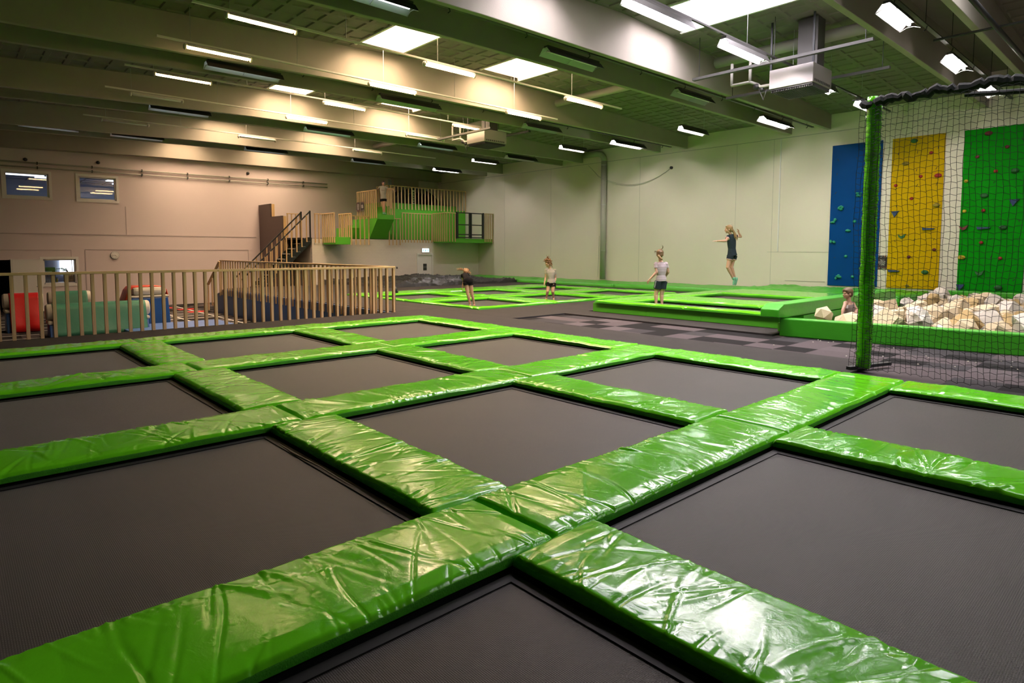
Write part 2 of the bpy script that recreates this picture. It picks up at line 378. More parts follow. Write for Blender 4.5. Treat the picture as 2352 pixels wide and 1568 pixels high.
def text_mesh(s, size, align='CENTER', depth=0.002):
    cu = bpy.data.curves.new('lettering', 'FONT'); cu.body = s; cu.size = size; cu.align_x = align; cu.align_y = 'CENTER'; cu.extrude = depth; cu.space_line = 0.95
    ob = bpy.data.objects.new('lettering', cu); COL.objects.link(ob)
    dg = bpy.context.evaluated_depsgraph_get()
    me = bpy.data.meshes.new_from_object(ob.evaluated_get(dg)); bpy.data.objects.remove(ob)
    return me
def lettering(s, size, mat, parent, loc, rot, name='lettering', depth=0.002):
    me = text_mesh(s, size, depth=depth); me.materials.clear(); me.materials.append(M[mat])
    o = bpy.data.objects.new(name, me); COL.objects.link(o); o.parent = parent; o.location = loc; o.rotation_euler = rot
    return o

# ------------------------------------------------------------------ the hall
XR, YL = 20.5, 29.2            # right wall face, far-left wall face
XW, YB = -13.0, -12.5
def roofz(x): return 6.64 - (0.047*(9-x) if x < 9 else 0.040*(x-9))
def webz(x):                   # underside of the roof ribs
    P = [(-13, 5.25), (-1, 5.47), (5, 5.62), (11, 5.66), (20.5, 5.68)]
    for (a, za), (b, zb) in zip(P, P[1:]):
        if x <= b: return za + (zb-za)*(x-a)/(b-a)
    return 5.68
INSET = 0.34                    # roof-light well stops short of the lit rib
SKYX = [(5.4, 6.65), (9.3, 10.7)]
PAIRS = [(-10.85, -9.4), (-5.17, -3.72), (0.5, 1.95), (6.19, 7.65), (11.76, 13.19), (17.40, 18.86), (23.15, 24.6), (28.8, 29.2)]
BAYS = [(PAIRS[i][1], PAIRS[i+1][0]) for i in range(len(PAIRS)-1)]

def build_floor():
    b = MB(); b.box(XW, XR+1.5, YB, YL+6, -1.12, -1.0)
    struct(b.build('floor', 'carpet'))
    # raised deck slabs around the trampoline fields (top at z = 0)
    D = [(-6.5, 5.495, 9.02, 10.72), (XW, -3.05, YB, 9.0), (-6.5, -3.05, 9.0, 9.02),
         (5.50, 7.10, 0.36, 10.72), (5.93, 7.10, 10.74, 19.4), (7.102, 20.4, 7.75, 9.93), (7.102, 7.96, 9.932, 16.0),
         (7.102, 20.4, 16.3, 19.4), (16.2, 20.4, 9.932, 16.298), (7.102, 16.198, 16.002, 16.298), (8.82, 9.69, 2.64, 7.748), (17.3, 20.4, -6, 7.5), (5.93, 10.9, 19.402, 23.3)]
    for i, (x0, x1, y0, y1) in enumerate(D):
        b = MB(); b.box(x0, x1, y0, y1, -0.12, 0.0)
        o = b.build('deck', 'deck', bevel=0.008); struct(o)
    b = MB(); b.box(7.1, 8.82, -6, 7.748, -0.12, -0.035); b.box(8.82, 10.5, -6, 2.62, -0.12, -0.035); b.box(5.5, 7.1, -6, 0.352, -0.12, -0.035)
    struct(b.build('floor_carpet', 'carpet'))
    b = MB(); b.box(5.95, 7.05, 10.9, 12.6, -0.001, 0.004)
    # side cladding of the deck towards the lower play floor
    c = MB(); c.prism([(5.86, 10.75, -1), (5.86, 24.5, -1), (5.86, 24.4, -0.55), (5.86, 24.0, -0.25), (5.86, 23.4, -0.12), (5.86, 23.2, -0.02), (5.86, 10.75, -0.02)], (0.06, 0, 0))
    struct(c.build('wall_deck_side', 'bluegrey'))
    c = MB(); c.box(-6.5, 5.9, 10.6, 10.7, -1.0, -0.12); struct(c.build('wall_deck_edge', 'brown'))
build_floor()

def build_walls():
    b = MB(); b.box(XR, XR+0.3, YB, YL+0.3, -1.0, 7.2)
    struct(b.build('wall_right', 'wall'))
    # far-left wall with openings: two upper windows, one lower window, one doorway
    holes = [(-0.28, 1.12, 3.62, 4.58), (2.13, 3.47, 3.62, 4.58), (0.80, 1.90, 0.10, 1.12), (-1.35, -0.2, -1.0, 1.10)]
    xs = sorted({XW, XR} | {h[0] for h in holes} | {h[1] for h in holes}); zs = sorted({-1.0, 7.2} | {h[2] for h in holes} | {h[3] for h in holes})
    b = MB()
    for x0, x1 in zip(xs, xs[1:]):
        for z0, z1 in zip(zs, zs[1:]):
            cx, cz = (x0+x1)/2, (z0+z1)/2
            if any(h[0] < cx < h[1] and h[2] < cz < h[3] for h in holes): continue
            b.box(x0, x1, YL, YL+0.22, z0, z1)
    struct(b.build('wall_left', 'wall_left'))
    b = MB(); b.box(XW-0.3, XW, YB, YL+0.3, -1.0, 7.2); struct(b.build('wall_west', 'pipe'))
    b = MB(); b.box(XW, XR, YB-0.3, YB, -1.0, 7.2); struct(b.build('wall_back', 'pipe'))
    # shallow recess lines of the precast panels on the far-left wall
    b = MB()
    b.box(XW, 9.4, YL-0.012, YL, 2.13, 2.17); b.box(3.78, 3.81, YL-0.012, YL, 2.17, 3.40); b.box(2.25, 9.0, YL-0.012, YL, 1.50, 1.53); b.box(2.23, 2.26, YL-0.012, YL, -1, 1.5)
    b.box(8.97, 9.0, YL-0.012, YL, -1, 1.5); b.box(-6, 1.75, YL-0.012, YL, 1.48, 1.505); b.box(1.75, 1.77, YL-0.012, YL, 0.4, 1.5)
    struct(b.build('trim_1', 'groove'))
    b = MB(); b.box(XR-0.01, XR, YB, YL, 5.58, 5.60)
    for y in (23.0, 19.5, 14.1, 9.6, 8.15): b.box(XR-0.004, XR, y, y+0.008, 0, 5.58)
    struct(b.build('trim_2', 'pipe'))
    b = MB(); b.box(XR-0.008, XR, 4.9, 8.3, 1.47, 1.48); b.box(XR-0.01, XR, 6.2, 7.6, 0.43, 0.445); struct(b.build('trim_3', 'pipe'))
build_walls()

def build_roof():
    b = MB()
    def strip(y0, y1, x0, x1, nx, ny, rim, dep):
        dx, dy = (x1-x0)/nx, (y1-y0)/ny
        for i in range(nx):
            for j in range(ny):
                a0, a1, c0, c1 = x0+i*dx, x0+(i+1)*dx, y0+j*dy, y0+(j+1)*dy
                z0, z1 = roofz(a0), roofz(a1)
                r = rim
                vs = [(a0,c0,z0),(a1,c0,z1),(a1,c1,z1),(a0,c1,z0),(a0+r,c0+r,z0),(a1-r,c0+r,z1),(a1-r,c1-r,z1),(a0+r,c1-r,z0),
                      (a0+r*1.4,c0+r*1.4,z0+dep),(a1-r*1.4,c0+r*1.4,z1+dep),(a1-r*1.4,c1-r*1.4,z1+dep),(a0+r*1.4,c1-r*1.4,z0+dep)]
                fs = []
                for k in range(4):
                    m = (k+1) % 4
                    fs += [(k, m, 4+m, 4+k), (4+k, 4+m, 8+m, 8+k)]
                fs.append((8, 9, 10, 11)); b.add(vs, fs)
    for (y0, y1) in BAYS:
        for (x0, x1) in SKYX:
            za, zb = roofz(x0), roofz(x1)
            for (a, c) in ((y0, y0+0.2), (y1-INSET, y1)): b.add([(x0,a,za),(x1,a,zb),(x1,c,zb),(x0,c,za)], [(0,1,2,3)])
        segs = [(XW, SKYX[0][0], 40), (SKYX[0][1], SKYX[1][0], 6), (SKYX[1][1], XR, 22)]
        for x0, x1, n in segs: strip(y0, y1, x0, x1, n, 7, 0.055, 0.028)
    for (y0, y1) in PAIRS:          # flat soffit inside the paired ribs
        b.box(XW, 9, y0, y1, 6.7, 6.75); b.box(9, XR, y0, y1, 6.7, 6.75)
    b.box(XW, XR, YB, PAIRS[0][0], 6.7, 6.75)
    struct(b.build('ceiling', 'ceil'))
    xs = [XW, -1, 5, 9, 11, XR]
    for (y0, y1) in PAIRS:
        for yy in ((y0, y0+0.13), (y1-0.13, y1)):
            m = MB(); lo = [(x, yy[0], webz(x)) for x in xs]; hi = [(x, yy[0], 6.72) for x in reversed(xs)]
            m.prism(lo+hi, (0, yy[1]-yy[0], 0))
            struct(m.build('ceiling_beam', 'concrete', bevel=0.012))
    # roof lights: a well above the ceiling with a bright dome on top
    k = 0
    for bi, (b0, b1) in enumerate(BAYS):
        y0, y1 = b0+0.2, b1-INSET
        for (x0, x1) in SKYX:
            k += 1
            zt = 7.28; b = MB()
            b.box(x0-0.06, x0, y0-0.06, y1+0.06, roofz(x0)-0.03, zt); b.box(x1, x1+0.06, y0-0.06, y1+0.06, roofz(x1)-0.03, zt)
            b.box(x0, x1, y0-0.06, y0, roofz(x0)+0.003, zt); b.box(x0, x1, y1, y1+0.06, roofz(x0)+0.003, zt)
            fr = b.build('window_%d' % k, 'wellwhite'); struct(fr)
            g = MB(); g.box(x0, x1, y0, y1, zt-0.06, zt-0.03)
            g.build('dome_glazing', 'skyback' if bi < 2 else 'skynear' if bi == 2 else 'skyfar' if bi < 5 else 'skyfar2' if bi == 5 else 'skyfar3', fr)  # the rearmost bays are out of view, their glow is added
    b = MB(); b.box(XW, XR, YB, YL, 7.4, 7.5); struct(b.build('roof', 'concrete'))
build_roof()

# ------------------------------------------------------------------ padded trampolines
PADH = 0.058
def pad_mesh(L, Wd, res, seed, H=PADH, crease=1.0, ends=(0, 0)):
    """puffy vinyl cover, L along x and Wd along y, centred; creases pulled across it"""
    rn = random.Random(seed)
    nx, ny = max(6, int(L/res)), max(6, int(Wd/res))
    cr = []
    near = res < 0.021
    for _ in range(int(L*(17 if near else 11)*crease)):
        a = rn.choice((-1, 1)); cx = rn.uniform(-L/2, L/2)
        ang = rn.gauss(0.12, 0.33); ln = Wd*rn.uniform(0.25, 0.95)
        cr.append((cx, a*Wd/2, ang, ln, rn.uniform(0.0035, 0.0105)*(1.0 if near else 1.6), rn.choice((1, -1, -1))*rn.uniform(0.0015, 0.0060)*crease, rn.uniform(-0.6, 0.6)))
    for _ in range(int(L*(20 if near else 10)*crease)):      # short puckers along the seams
        cr.append((rn.uniform(-L/2, L/2), rn.choice((-1, 1))*Wd/2, rn.gauss(0.1, 0.35), rn.uniform(0.05, 0.20), rn.uniform(0.004, 0.009)*(1 if near else 1.6), -rn.uniform(0.0015, 0.0045)*crease, rn.uniform(-1, 1)))
    for _ in range(int(L*1.5*crease)):      # long diagonal folds
        cr.append((rn.uniform(-L/2, L/2), rn.choice((-1, 1))*Wd/2, rn.choice((-1, 1))*rn.uniform(0.15, 0.7), Wd*rn.uniform(0.5, 1.05), rn.uniform(0.009, 0.022), rn.choice((1, -1))*rn.uniform(0.004, 0.009)*crease, rn.uniform(-0.9, 0.9)))
    ph = [rn.uniform(0, 6.28) for _ in range(8)]
    def h(x, y):
        z = 0.0
        z += 0.0045*math.sin(2.3*x+ph[0])*math.cos(3.1*y+ph[1]) + 0.003*math.sin(6.1*x+2.7*y+ph[2]) + 0.002*math.sin(11*x-6*y+ph[3])
        for cx, y0, ang, ln, wd, am, cv in cr:
            s = -1 if y0 > 0 else 1
            t = (y-y0)*s
            if t < 0 or t > ln: continue
            u = t/ln
            q = (x - cx - math.tan(ang)*t - cv*t*t*0.8)
            w = wd*(1+1.4*u)
            e = (q/w)**2
            if e > 9: continue
            z += am*math.exp(-e)*(1-u)**0.7*min(1.0, t/0.02+0.35)
        return z
    vs, fs = [], []
    ed = 0.022
    for j in range(ny+1):
        y = -Wd/2 + Wd*j/ny
        for i in range(nx+1):
            x = -L/2 + L*i/nx
            dx, dy = L/2-abs(x), Wd/2-abs(y)
            roll = 0.0
            for d in (dx, dy):
                if d < ed: roll += 0.020*(1-d/ed)**2
            puff = 0.010*min(1, dy/0.10)*min(1, dx/0.10)
            vs.append((x, y, H + puff + h(x, y)*min(1, (dx+0.004)/0.03) - roll))
    for j in range(ny):
        for i in range(nx):
            k = j*(nx+1)+i; fs.append((k, k+1, k+nx+2, k+nx+1))
    rim = [(-L/2 + L*i/nx, -Wd/2) for i in range(nx+1)] + [(L/2, -Wd/2+Wd*j/ny) for j in range(1, ny+1)] + [(L/2 - L*i/nx, Wd/2) for i in range(1, nx+1)] + [(-L/2, Wd/2-Wd*j/ny) for j in range(1, ny)]
    top_idx = [i for i in range(nx+1)] + [j*(nx+1)+nx for j in range(1, ny+1)] + [ny*(nx+1)+nx-i for i in range(1, nx+1)] + [(ny-j)*(nx+1) for j in range(1, ny)]
    side_v, side_f = [], []
    nr = len(rim)
    for r_, k in zip(rim, top_idx):
        zt = vs[k][2]
        side_v += [(r_[0], r_[1], zt), (r_[0]*1.002, r_[1]*1.004, zt-0.006), (r_[0]*1.0015, r_[1]*1.003, zt*0.45), (r_[0], r_[1], 0.0)]
    for i in range(nr):
        m = (i+1) % nr
        for q in range(3): side_f.append((i*4+q, m*4+q, m*4+q+1, i*4+q+1))
    side_f.append(tuple(i*4+3 for i in range(nr))[::-1])
    return vs, fs, side_v, side_f
PADSEED = [100]
def pad(cx, cy, L, Wd, along, label, group, z=0.0, res=0.03, H=PADH, crease=1.0, tilt=0.0):
    PADSEED[0] += 1
    vs, fs, sv, sf = pad_mesh(L, Wd, res, PADSEED[0], H, crease)
    root = empty('safety_pad', (cx, cy, z), 0 if along == 'x' else math.pi/2, label, 'pad', group)
    if tilt: root.rotation_euler[1] = tilt
    t = MB().add(vs, fs).build('top_cover', 'green', root, smooth=True)
    s = MB().add(sv, sf).build('side_band', 'greenside', root, smooth=False)
    return root
def trampoline(x0, x1, y0, y1, label, group, z=-0.022, border=0.045, step=None):
    r = empty('trampoline', ((x0+x1)/2, (y0+y1)/2, z), 0, label, 'trampoline', group)
    a, b = (x1-x0)/2, (y1-y0)/2
    m = MB(); nx = ny = 14; g = 0.035; i_, j_ = a-g, b-g
    vs = [(-i_+2*i_*i/nx, -j_+2*j_*j/ny, -0.012*(1-(2*i/nx-1)**2)*(1-(2*j/ny-1)**2)) for j in range(ny+1) for i in range(nx+1)]
    fs = [(j*(nx+1)+i, j*(nx+1)+i+1, (j+1)*(nx+1)+i+1, (j+1)*(nx+1)+i) for j in range(ny) for i in range(nx)]
    m.add(vs, fs).build('jump_bed', 'bed', r, smooth=True)
    w = MB(); q = border
    for (u0, u1, v0, v1) in ((-i_-0.01, i_+0.01, -j_-0.01, -j_+q), (-i_-0.01, i_+0.01, j_-q, j_+0.01), (-i_-0.01, -i_+q, -j_+q, j_-q), (i_-q, i_+0.01, -j_+q, j_-q)):
        w.box(u0, u1, v0, v1, 0.001, 0.006)
    w.build('edge_webbing', 'webbing', r)
    s = MB()
    for (u0, u1, v0, v1) in ((-a-0.12, a+0.12, -b-0.12, -b-0.02), (-a-0.12, a+0.12, b+0.02, b+0.12), (-a-0.12, -a-0.02, -b-0.02, b+0.02), (a+0.02, a+0.12, -b-0.02, b+0.02)):
        s.box(u0, u1, v0, v1, -0.05, 0.0)
    s.build('steel_frame', 'black', r)
    k = MB(); k.box(-a-0.01, a+0.01, -b-0.01, b+0.01, -0.10, -0.09); k.build('spring_skirt', 'webbing', r)
    return r

# foreground field: pads on lines x = 0, 2.71, 5.42 and y = 0, 2.96, 5.92, 8.88
PX, PY, WX, WY = 2.71, 2.96, 0.585, 0.66
ROWN = ['nearest', 'second', 'third', 'farthest']
def foreground_field():
    for j in range(-1, 4):
        for i in range(-1, 2):
            x0, x1 = i*PX, (i+1)*PX
            if i == 1: x1 = 5.70
            if i == -1: x0 -= 0.29
            if j == -1 and i == -1: continue
            d = math.hypot((x0+x1)/2-CAM[0], j*PY-CAM[1])
            res = 0.0085 if d < 3.6 else 0.011 if d < 6 else 0.02 if d < 9 else 0.026
            if j == -1: lab = 'green pad at the near %s of the front field' % ('edge' if i == 0 else 'outer corner')
            else:
                seg = {-1: 'coming in from the left', 0: 'between the first and second crossings', 1: 'reaching the net side'}[i]
                if i == 1 and j > 0: seg = 'reaching the dark deck'
                lab = 'green vinyl pad of the %s long row, %s' % (ROWN[j], seg)
            pad((x0+x1)/2, j*PY, x1-x0-0.012, WY if j < 3 else 0.62, 'x', lab, 'green pads of the front trampoline field', 0.0, res, PADH, 1.0 if d < 3.6 else 1.4)
    CN = {0: 'left cross line', 1: 'middle cross line', 2: 'right outer edge'}
    for i in range(0, 3):
        for j in range(-1, 3):
            y0, y1 = j*PY+WY/2, (j+1)*PY-WY/2
            d = math.hypot(i*PX-CAM[0], (y0+y1)/2-CAM[1])
            res = 0.0085 if d < 3.6 else 0.011 if d < 6 else 0.02 if d < 9 else 0.026
            gap = {-1: 'nearer than the nearest row', 0: 'between the nearest and second rows', 1: 'between the second and third rows', 2: 'between the third and farthest rows'}[j]
            if i == 2 and j == -1: gap = 'under the bottom of the black net'
            pad(i*PX, (y0+y1)/2, y1-y0-0.012, WX, 'y', 'green pad on the %s, %s' % (CN[i], gap), 'green pads of the front trampoline field', 0.0, res, PADH, 1.0 if d < 3.6 else 1.4)
    TN = {(-1, -1): 'black trampoline bed at the bottom edge, only its far corner in view', (0, -1): 'large black trampoline bed at the lower right corner',
          (1, -1): 'black trampoline bed beside the net, cut by the right edge', (-1, 0): 'large black trampoline bed at the lower left',
          (0, 0): 'black trampoline bed in the middle of the front field', (1, 0): 'black trampoline bed in front of the dark deck and net post',
          (-1, 1): 'second black trampoline bed up the left side', (0, 1): 'black trampoline bed behind the middle one, left of centre',
          (1, 1): 'black trampoline bed by the checkered carpet edge', (-1, 2): 'black trampoline bed under the timber railing at far left',
          (0, 2): 'far black trampoline bed nearest the timber railing middle', (1, 2): 'farthest black trampoline bed, near the railing corner'}
    for i in (-1, 0, 1):
        for j in (-1, 0, 1, 2):
            x0 = i*PX+WX/2 if i > -1 else -PX+WX/2-0.29
            trampoline(x0, (i+1)*PX-WX/2, j*PY+WY/2, (j+1)*PY-WY/2, TN[(i, j)], 'black beds of the front trampoline field')
    # loose black spring cover sagging out under the left cross line
    b = MB(); pts = [(-0.31, 2.55, -0.028), (-0.345, 2.3, -0.026), (-0.36, 2.0, -0.022), (-0.34, 1.6, -0.024), (-0.35, 1.2, -0.026), (-0.315, 0.8, -0.028)]
    b.tube(pts, [0.006, 0.012, 0.016, 0.013, 0.014, 0.006], 8)
    tag(b.build('spring_cover_edge', 'tarp', smooth=True), 'loose black fabric edge sagging from under a green pad', 'cover')
foreground_field()

def middle_field():
    HX = [(7.97, 10.15), (11.0, 13.2), (14.05, 16.1)]; HY = [(9.98, 12.25), (13.2, 15.4)]
    g = 'green pads of the middle trampoline field'
    ylines = [(9.72, 9.98, 'front edge'), (12.25, 13.2, 'middle row'), (15.4, 16.7, 'rear row')]
    for a, (y0, y1, n) in enumerate(ylines):
        for k, (x0, x1) in enumerate([(7.75, 10.55), (10.56, 13.6), (13.61, 16.75)]):
            who = {0: 'left', 1: 'centre', 2: 'right'}[k]
            pad((x0+x1)/2, (y0+y1)/2, x1-x0, y1-y0-0.01, 'x', 'green pad in the %s of the middle trampoline field, %s stretch' % (n, who), g, 0.0, 0.05, 0.06, 0.7)
    xl = [(7.75, 7.97), (10.15, 11.0), (13.2, 14.05), (16.1, 16.75)]
    for a, (x0, x1) in enumerate(xl):
        for b_, (y0, y1) in enumerate(HY):
            pad((x0+x1)/2, (y0+y1)/2, y1-y0-0.012, x1-x0-0.004, 'y', 'green cross pad of the middle field, %s line, %s span' % (['leftmost', 'second', 'third', 'rightmost'][a], ['near', 'far'][b_]), g, 0.0, 0.05, 0.06, 0.7)
    nm = {(0, 0): 'black trampoline bed under the bending girl in black', (1, 0): 'black trampoline bed under the girl with flying hair', (2, 0): 'black trampoline bed behind the raised green platform',
          (0, 1): 'black trampoline bed by the railing corner, beside the black airbag', (1, 1): 'black trampoline bed behind the bending girl', (2, 1): 'black trampoline bed farthest right in the middle field'}
    for a, (x0, x1) in enumerate(HX):
        for b_, (y0, y1) in enumerate(HY): trampoline(x0, x1, y0, y1, nm[(a, b_)], 'black beds of the middle trampoline field')
middle_field()

def raised_field():
    root = empty('trampoline_platform', (12.5, 5.1, 0), 0, 'raised green boarded platform carrying two trampolines', 'platform')
    def local(b, name, mat, bevel=0.0):
        o = b.build(name, mat, root, bevel=bevel); o.location = (-12.5, -5.1, 0); return o
    for (y0, y1) in ((2.92, 4.6), (4.603, 6.0), (6.003, 7.6)):
        b = MB(); b.box(9.7, 9.74, y0, y1, 0, 0.215); local(b, 'front_board', 'greenpaint', 0.004)
    b = MB(); b.box(9.74, 17.2, 7.56, 7.6, 0, 0.215); local(b, 'side_board', 'greenpaint')
    g = 'green pads of the raised trampoline platform'; Z = 0.225
    P = [(9.78, 5.35, 0.44, 4.6, 'y', 'long green pad along the front lip of the raised platform', 9.78),
         (11.85, 5.2, 1.45, 3.4, 'y', 'wide green pad between the two raised trampolines', 0), (15.9, 5.3, 2.4, 3.2, 'y', 'wide green pad behind the far raised trampoline', 0)]
    pad(9.80, 6.25, 2.5, 0.34, 'y', 'green lip pad on the raised platform, half toward the middle field', g, Z, 0.04, 0.06, 0.8)
    pad(9.80, 3.95, 2.1, 0.34, 'y', 'green lip pad on the raised platform, half toward the foam pit', g, Z, 0.04, 0.06, 0.8)
    pad(11.88, 5.37, 2.70, 1.42, 'y', 'wide green pad between the two raised trampolines', g, Z, 0.045, 0.06, 0.8)
    pad(11.29, 7.15, 2.6, 0.85, 'x', 'green end pad of the raised platform behind the striped girl', g, Z, 0.045, 0.06, 0.8)
    pad(14.15, 7.2, 3.0, 0.75, 'x', 'green end pad of the raised platform, far stretch', g, Z, 0.05, 0.06, 0.8)
    pad(15.75, 5.4, 3.9, 2.2, 'y', 'broad green pad at the rear of the raised platform', g, Z, 0.06, 0.06, 0.8)
    pad(12.85, 3.62, 3.3, 0.80, 'x', 'green pad of the raised platform beside the padded foam pit wall', g, Z, 0.05, 0.06, 0.8)
    trampoline(9.98, 11.14, 3.3, 6.70, 'black raised trampoline bed the striped girl stands in', 'black beds of the raised platform', 0.19)
    trampoline(12.62, 14.62, 4.05, 6.8, 'black raised trampoline bed behind the wide green pad', 'black beds of the raised platform', 0.19)
raised_field()

def soft_slab(name, x0, x1, y0, y1, z0, z1, mat, label, cat, res=0.25, amp=0.02, seed=1, group=None, mound=0.0):
    """thick soft mat with an uneven, creased top"""
    rn = random.Random(seed)
    nx, ny = max(4, int((x1-x0)/res)), max(4, int((y1-y0)/res))
    ph = [rn.uniform(0, 6.28) for _ in range(10)]
    vs, fs = [], []
    for j in range(ny+1):
        for i in range(nx+1):
            u, v = i/nx, j/ny; x, y = x0+(x1-x0)*u, y0+(y1-y0)*v
            z = z1 + amp*(math.sin(x*2.1+ph[0])*math.sin(y*1.7+ph[1]) + 0.6*math.sin(x*5.3+y*3.9+ph[2]) + 0.5*math.sin(x*9.1-y*7.3+ph[3])*rn.random() + rn.uniform(-0.5, 0.5))
            z += mound*math.sin(math.pi*u)*math.sin(math.pi*v)
            if i in (0, nx) or j in (0, ny): z = min(z, z1) - 0.02
            vs.append((x, y, z))
    for j in range(ny):
        for i in range(nx):
            k = j*(nx+1)+i; fs.append((k, k+1, k+nx+2, k+nx+1))
    n0 = len(vs)
    rim = [i for i in range(nx+1)] + [j*(nx+1)+nx for j in range(1, ny+1)] + [ny*(nx+1)+nx-i for i in range(1, nx+1)] + [(ny-j)*(nx+1) for j in range(1, ny)]
    for k in rim: vs.append((vs[k][0], vs[k][1], z0))
    for a in range(len(rim)):
        b_ = (a+1) % len(rim); fs.append((rim[a], n0+a, n0+b_, rim[b_]))
    cx, cy = (x0+x1)/2, (y0+y1)/2
    o = MB().add([(v[0]-cx, v[1]-cy, v[2]) for v in vs], fs).build(name, mat, smooth=True, loc=(cx, cy, 0))
    return tag(o, label, cat, group)
def mats_and_airbag():
    g = 'green landing mats along the white wall'
    soft_slab('landing_mat', 18.2, 20.46, 19.6, 25.2, 0, 0.15, 'greensatin', 'green landing mat in the corner by the exit door', 'mat', 0.12, 0.012, 3, g)
    soft_slab('landing_mat', 18.2, 20.46, 13.7, 19.58, 0, 0.15, 'greensatin', 'green landing mat at the foot of the grey downpipe, left stretch', 'mat', 0.14, 0.012, 4, g)
    soft_slab('landing_mat', 18.2, 20.46, 8.05, 13.68, 0, 0.17, 'greensatin', 'green landing mat right of the grey downpipe', 'mat', 0.14, 0.012, 5, g)
    soft_slab('landing_mat', 17.3, 20.46, 3.0, 8.03, 0, 0.27, 'greensatin', 'crumpled green landing mat below the blue climbing board', 'mat', 0.10, 0.03, 6, g)
    soft_slab('airbag', 10.9, 18.15, 19.5, 25.1, -0.6, 0.13, 'tarp', 'crumpled black airbag lying before the exit door', 'airbag', 0.07, 0.06, 8, None, 0.16)
mats_and_airbag()
#b = MB(); b.prism([(16.3, 24.0, 0.24), (16.6, 24.0, 0.27), (16.62, 24.1, 0.28), (16.3, 24.1, 0.25)], (0, 0, 0.004))

# ------------------------------------------------------------------ lamps, lamp rails, heaters, pipes under the roof
def rail(y, z, x0, x1, label, mat='lampwhite'):
    r = empty('lamp_rail', (x0, y, z), 0, label, 'rail', 'lamp rails under the roof')
    b = MB(); b.box(0, x1-x0, -0.025, 0.025, -0.018, 0.018); b.build('trunking', mat, r)
    x = 0.6
    while x < x1-x0-0.2:
        h = roofz(x0+x)-z
        w = MB(); w.tube([(x, 0, 0.018), (x, 0, h)], 0.006, 5); w.build('hanger', 'steel', r)
        x += 2.17
    return r
def batten(x0, x1, y, z, on, label):
    """narrow twin batten with an open white reflector, below a rail"""
    L = x1-x0
    r = empty('batten_lamp', (x0, y, z), 0, label, 'lamp', 'batten lamps under the roof')
    h = MB(); h.box(0, L, -0.05, 0.05, -0.06, -0.02); h.build('housing', 'lampwhite', r)
    for s in (-1, 1):
        e = MB(); e.ell((L/2 + s*(L/2+0.01), 0, -0.075), (0.03, 0.062, 0.062), 10, 6); e.build('end_cap', 'lampwhite', r, smooth=True)
        t = MB(); t.tube([(0.04, s*0.030, -0.085), (L-0.04, s*0.030, -0.085)], 0.017, 8); t.build('tube', ('warm' if on else 'tubeoff'), r, smooth=True)
    b = MB(); b.prism([(0.02, -0.05, -0.02), (0.02, -0.085, -0.075), (0.02, -0.079, -0.075), (0.02, -0.046, -0.02)], (L-0.04, 0, 0))
    b.prism([(0.02, 0.05, -0.02), (0.02, 0.085, -0.075), (0.02, 0.079, -0.075), (0.02, 0.046, -0.02)], (L-0.04, 0, 0)); b.build('reflector', 'lampwhite', r)
    return r
def trough(x0, x1, y, z, on, label, wide=0.15, hang=0.0, mat='cool'):
    """deep trapezoid reflector with end guards"""
    L = x1-x0
    r = empty('trough_lamp', (x0, y, z), 0, label, 'lamp', 'trough lamps between the roof ribs')
    h = MB(); h.box(0.03, L-0.03, -0.055, 0.055, 0.10, 0.15); h.build('housing', 'lampgrey', r)
    f = MB()
    for s in (-1, 1):
        f.prism([(0, s*0.06, 0.10), (0, s*wide, -0.03), (0, s*(wide-0.006), -0.03), (0, s*0.055, 0.095)], (L, 0, 0))
    f.box(0, L, -0.06, 0.06, 0.094, 0.1); f.build('reflector', 'alu', r)
    o = MB()
    for s in (-1, 1):
        o.prism([(0, s*0.062, 0.104), (0, s*(wide+0.004), -0.03), (0, s*(wide+0.001), -0.03), (0, s*0.06, 0.10)], (L, 0, 0))
    o.build('reflector_back', 'lampgrey', r)
    t = MB(); t.tube([(0.08, 0, 0.05), (L-0.08, 0, 0.05)], 0.028, 8); t.build('tube', 'dim' if on == 2 else mat if on else 'tubeoff', r, smooth=True)
    for x in (0.02, L*0.5, L-0.02):
        g = MB(); g.tube([(x, -wide, -0.03), (x, -0.05, 0.02), (x, 0.05, 0.02), (x, wide, -0.03)], 0.006, 5); g.build('guard', 'steel', r)
    if hang:
        for x in (0.15, L-0.15):
            w = MB(); w.tube([(x, 0, 0.15), (x, 0, hang)], 0.005, 5); w.build('hanger', 'steel', r)
    return r
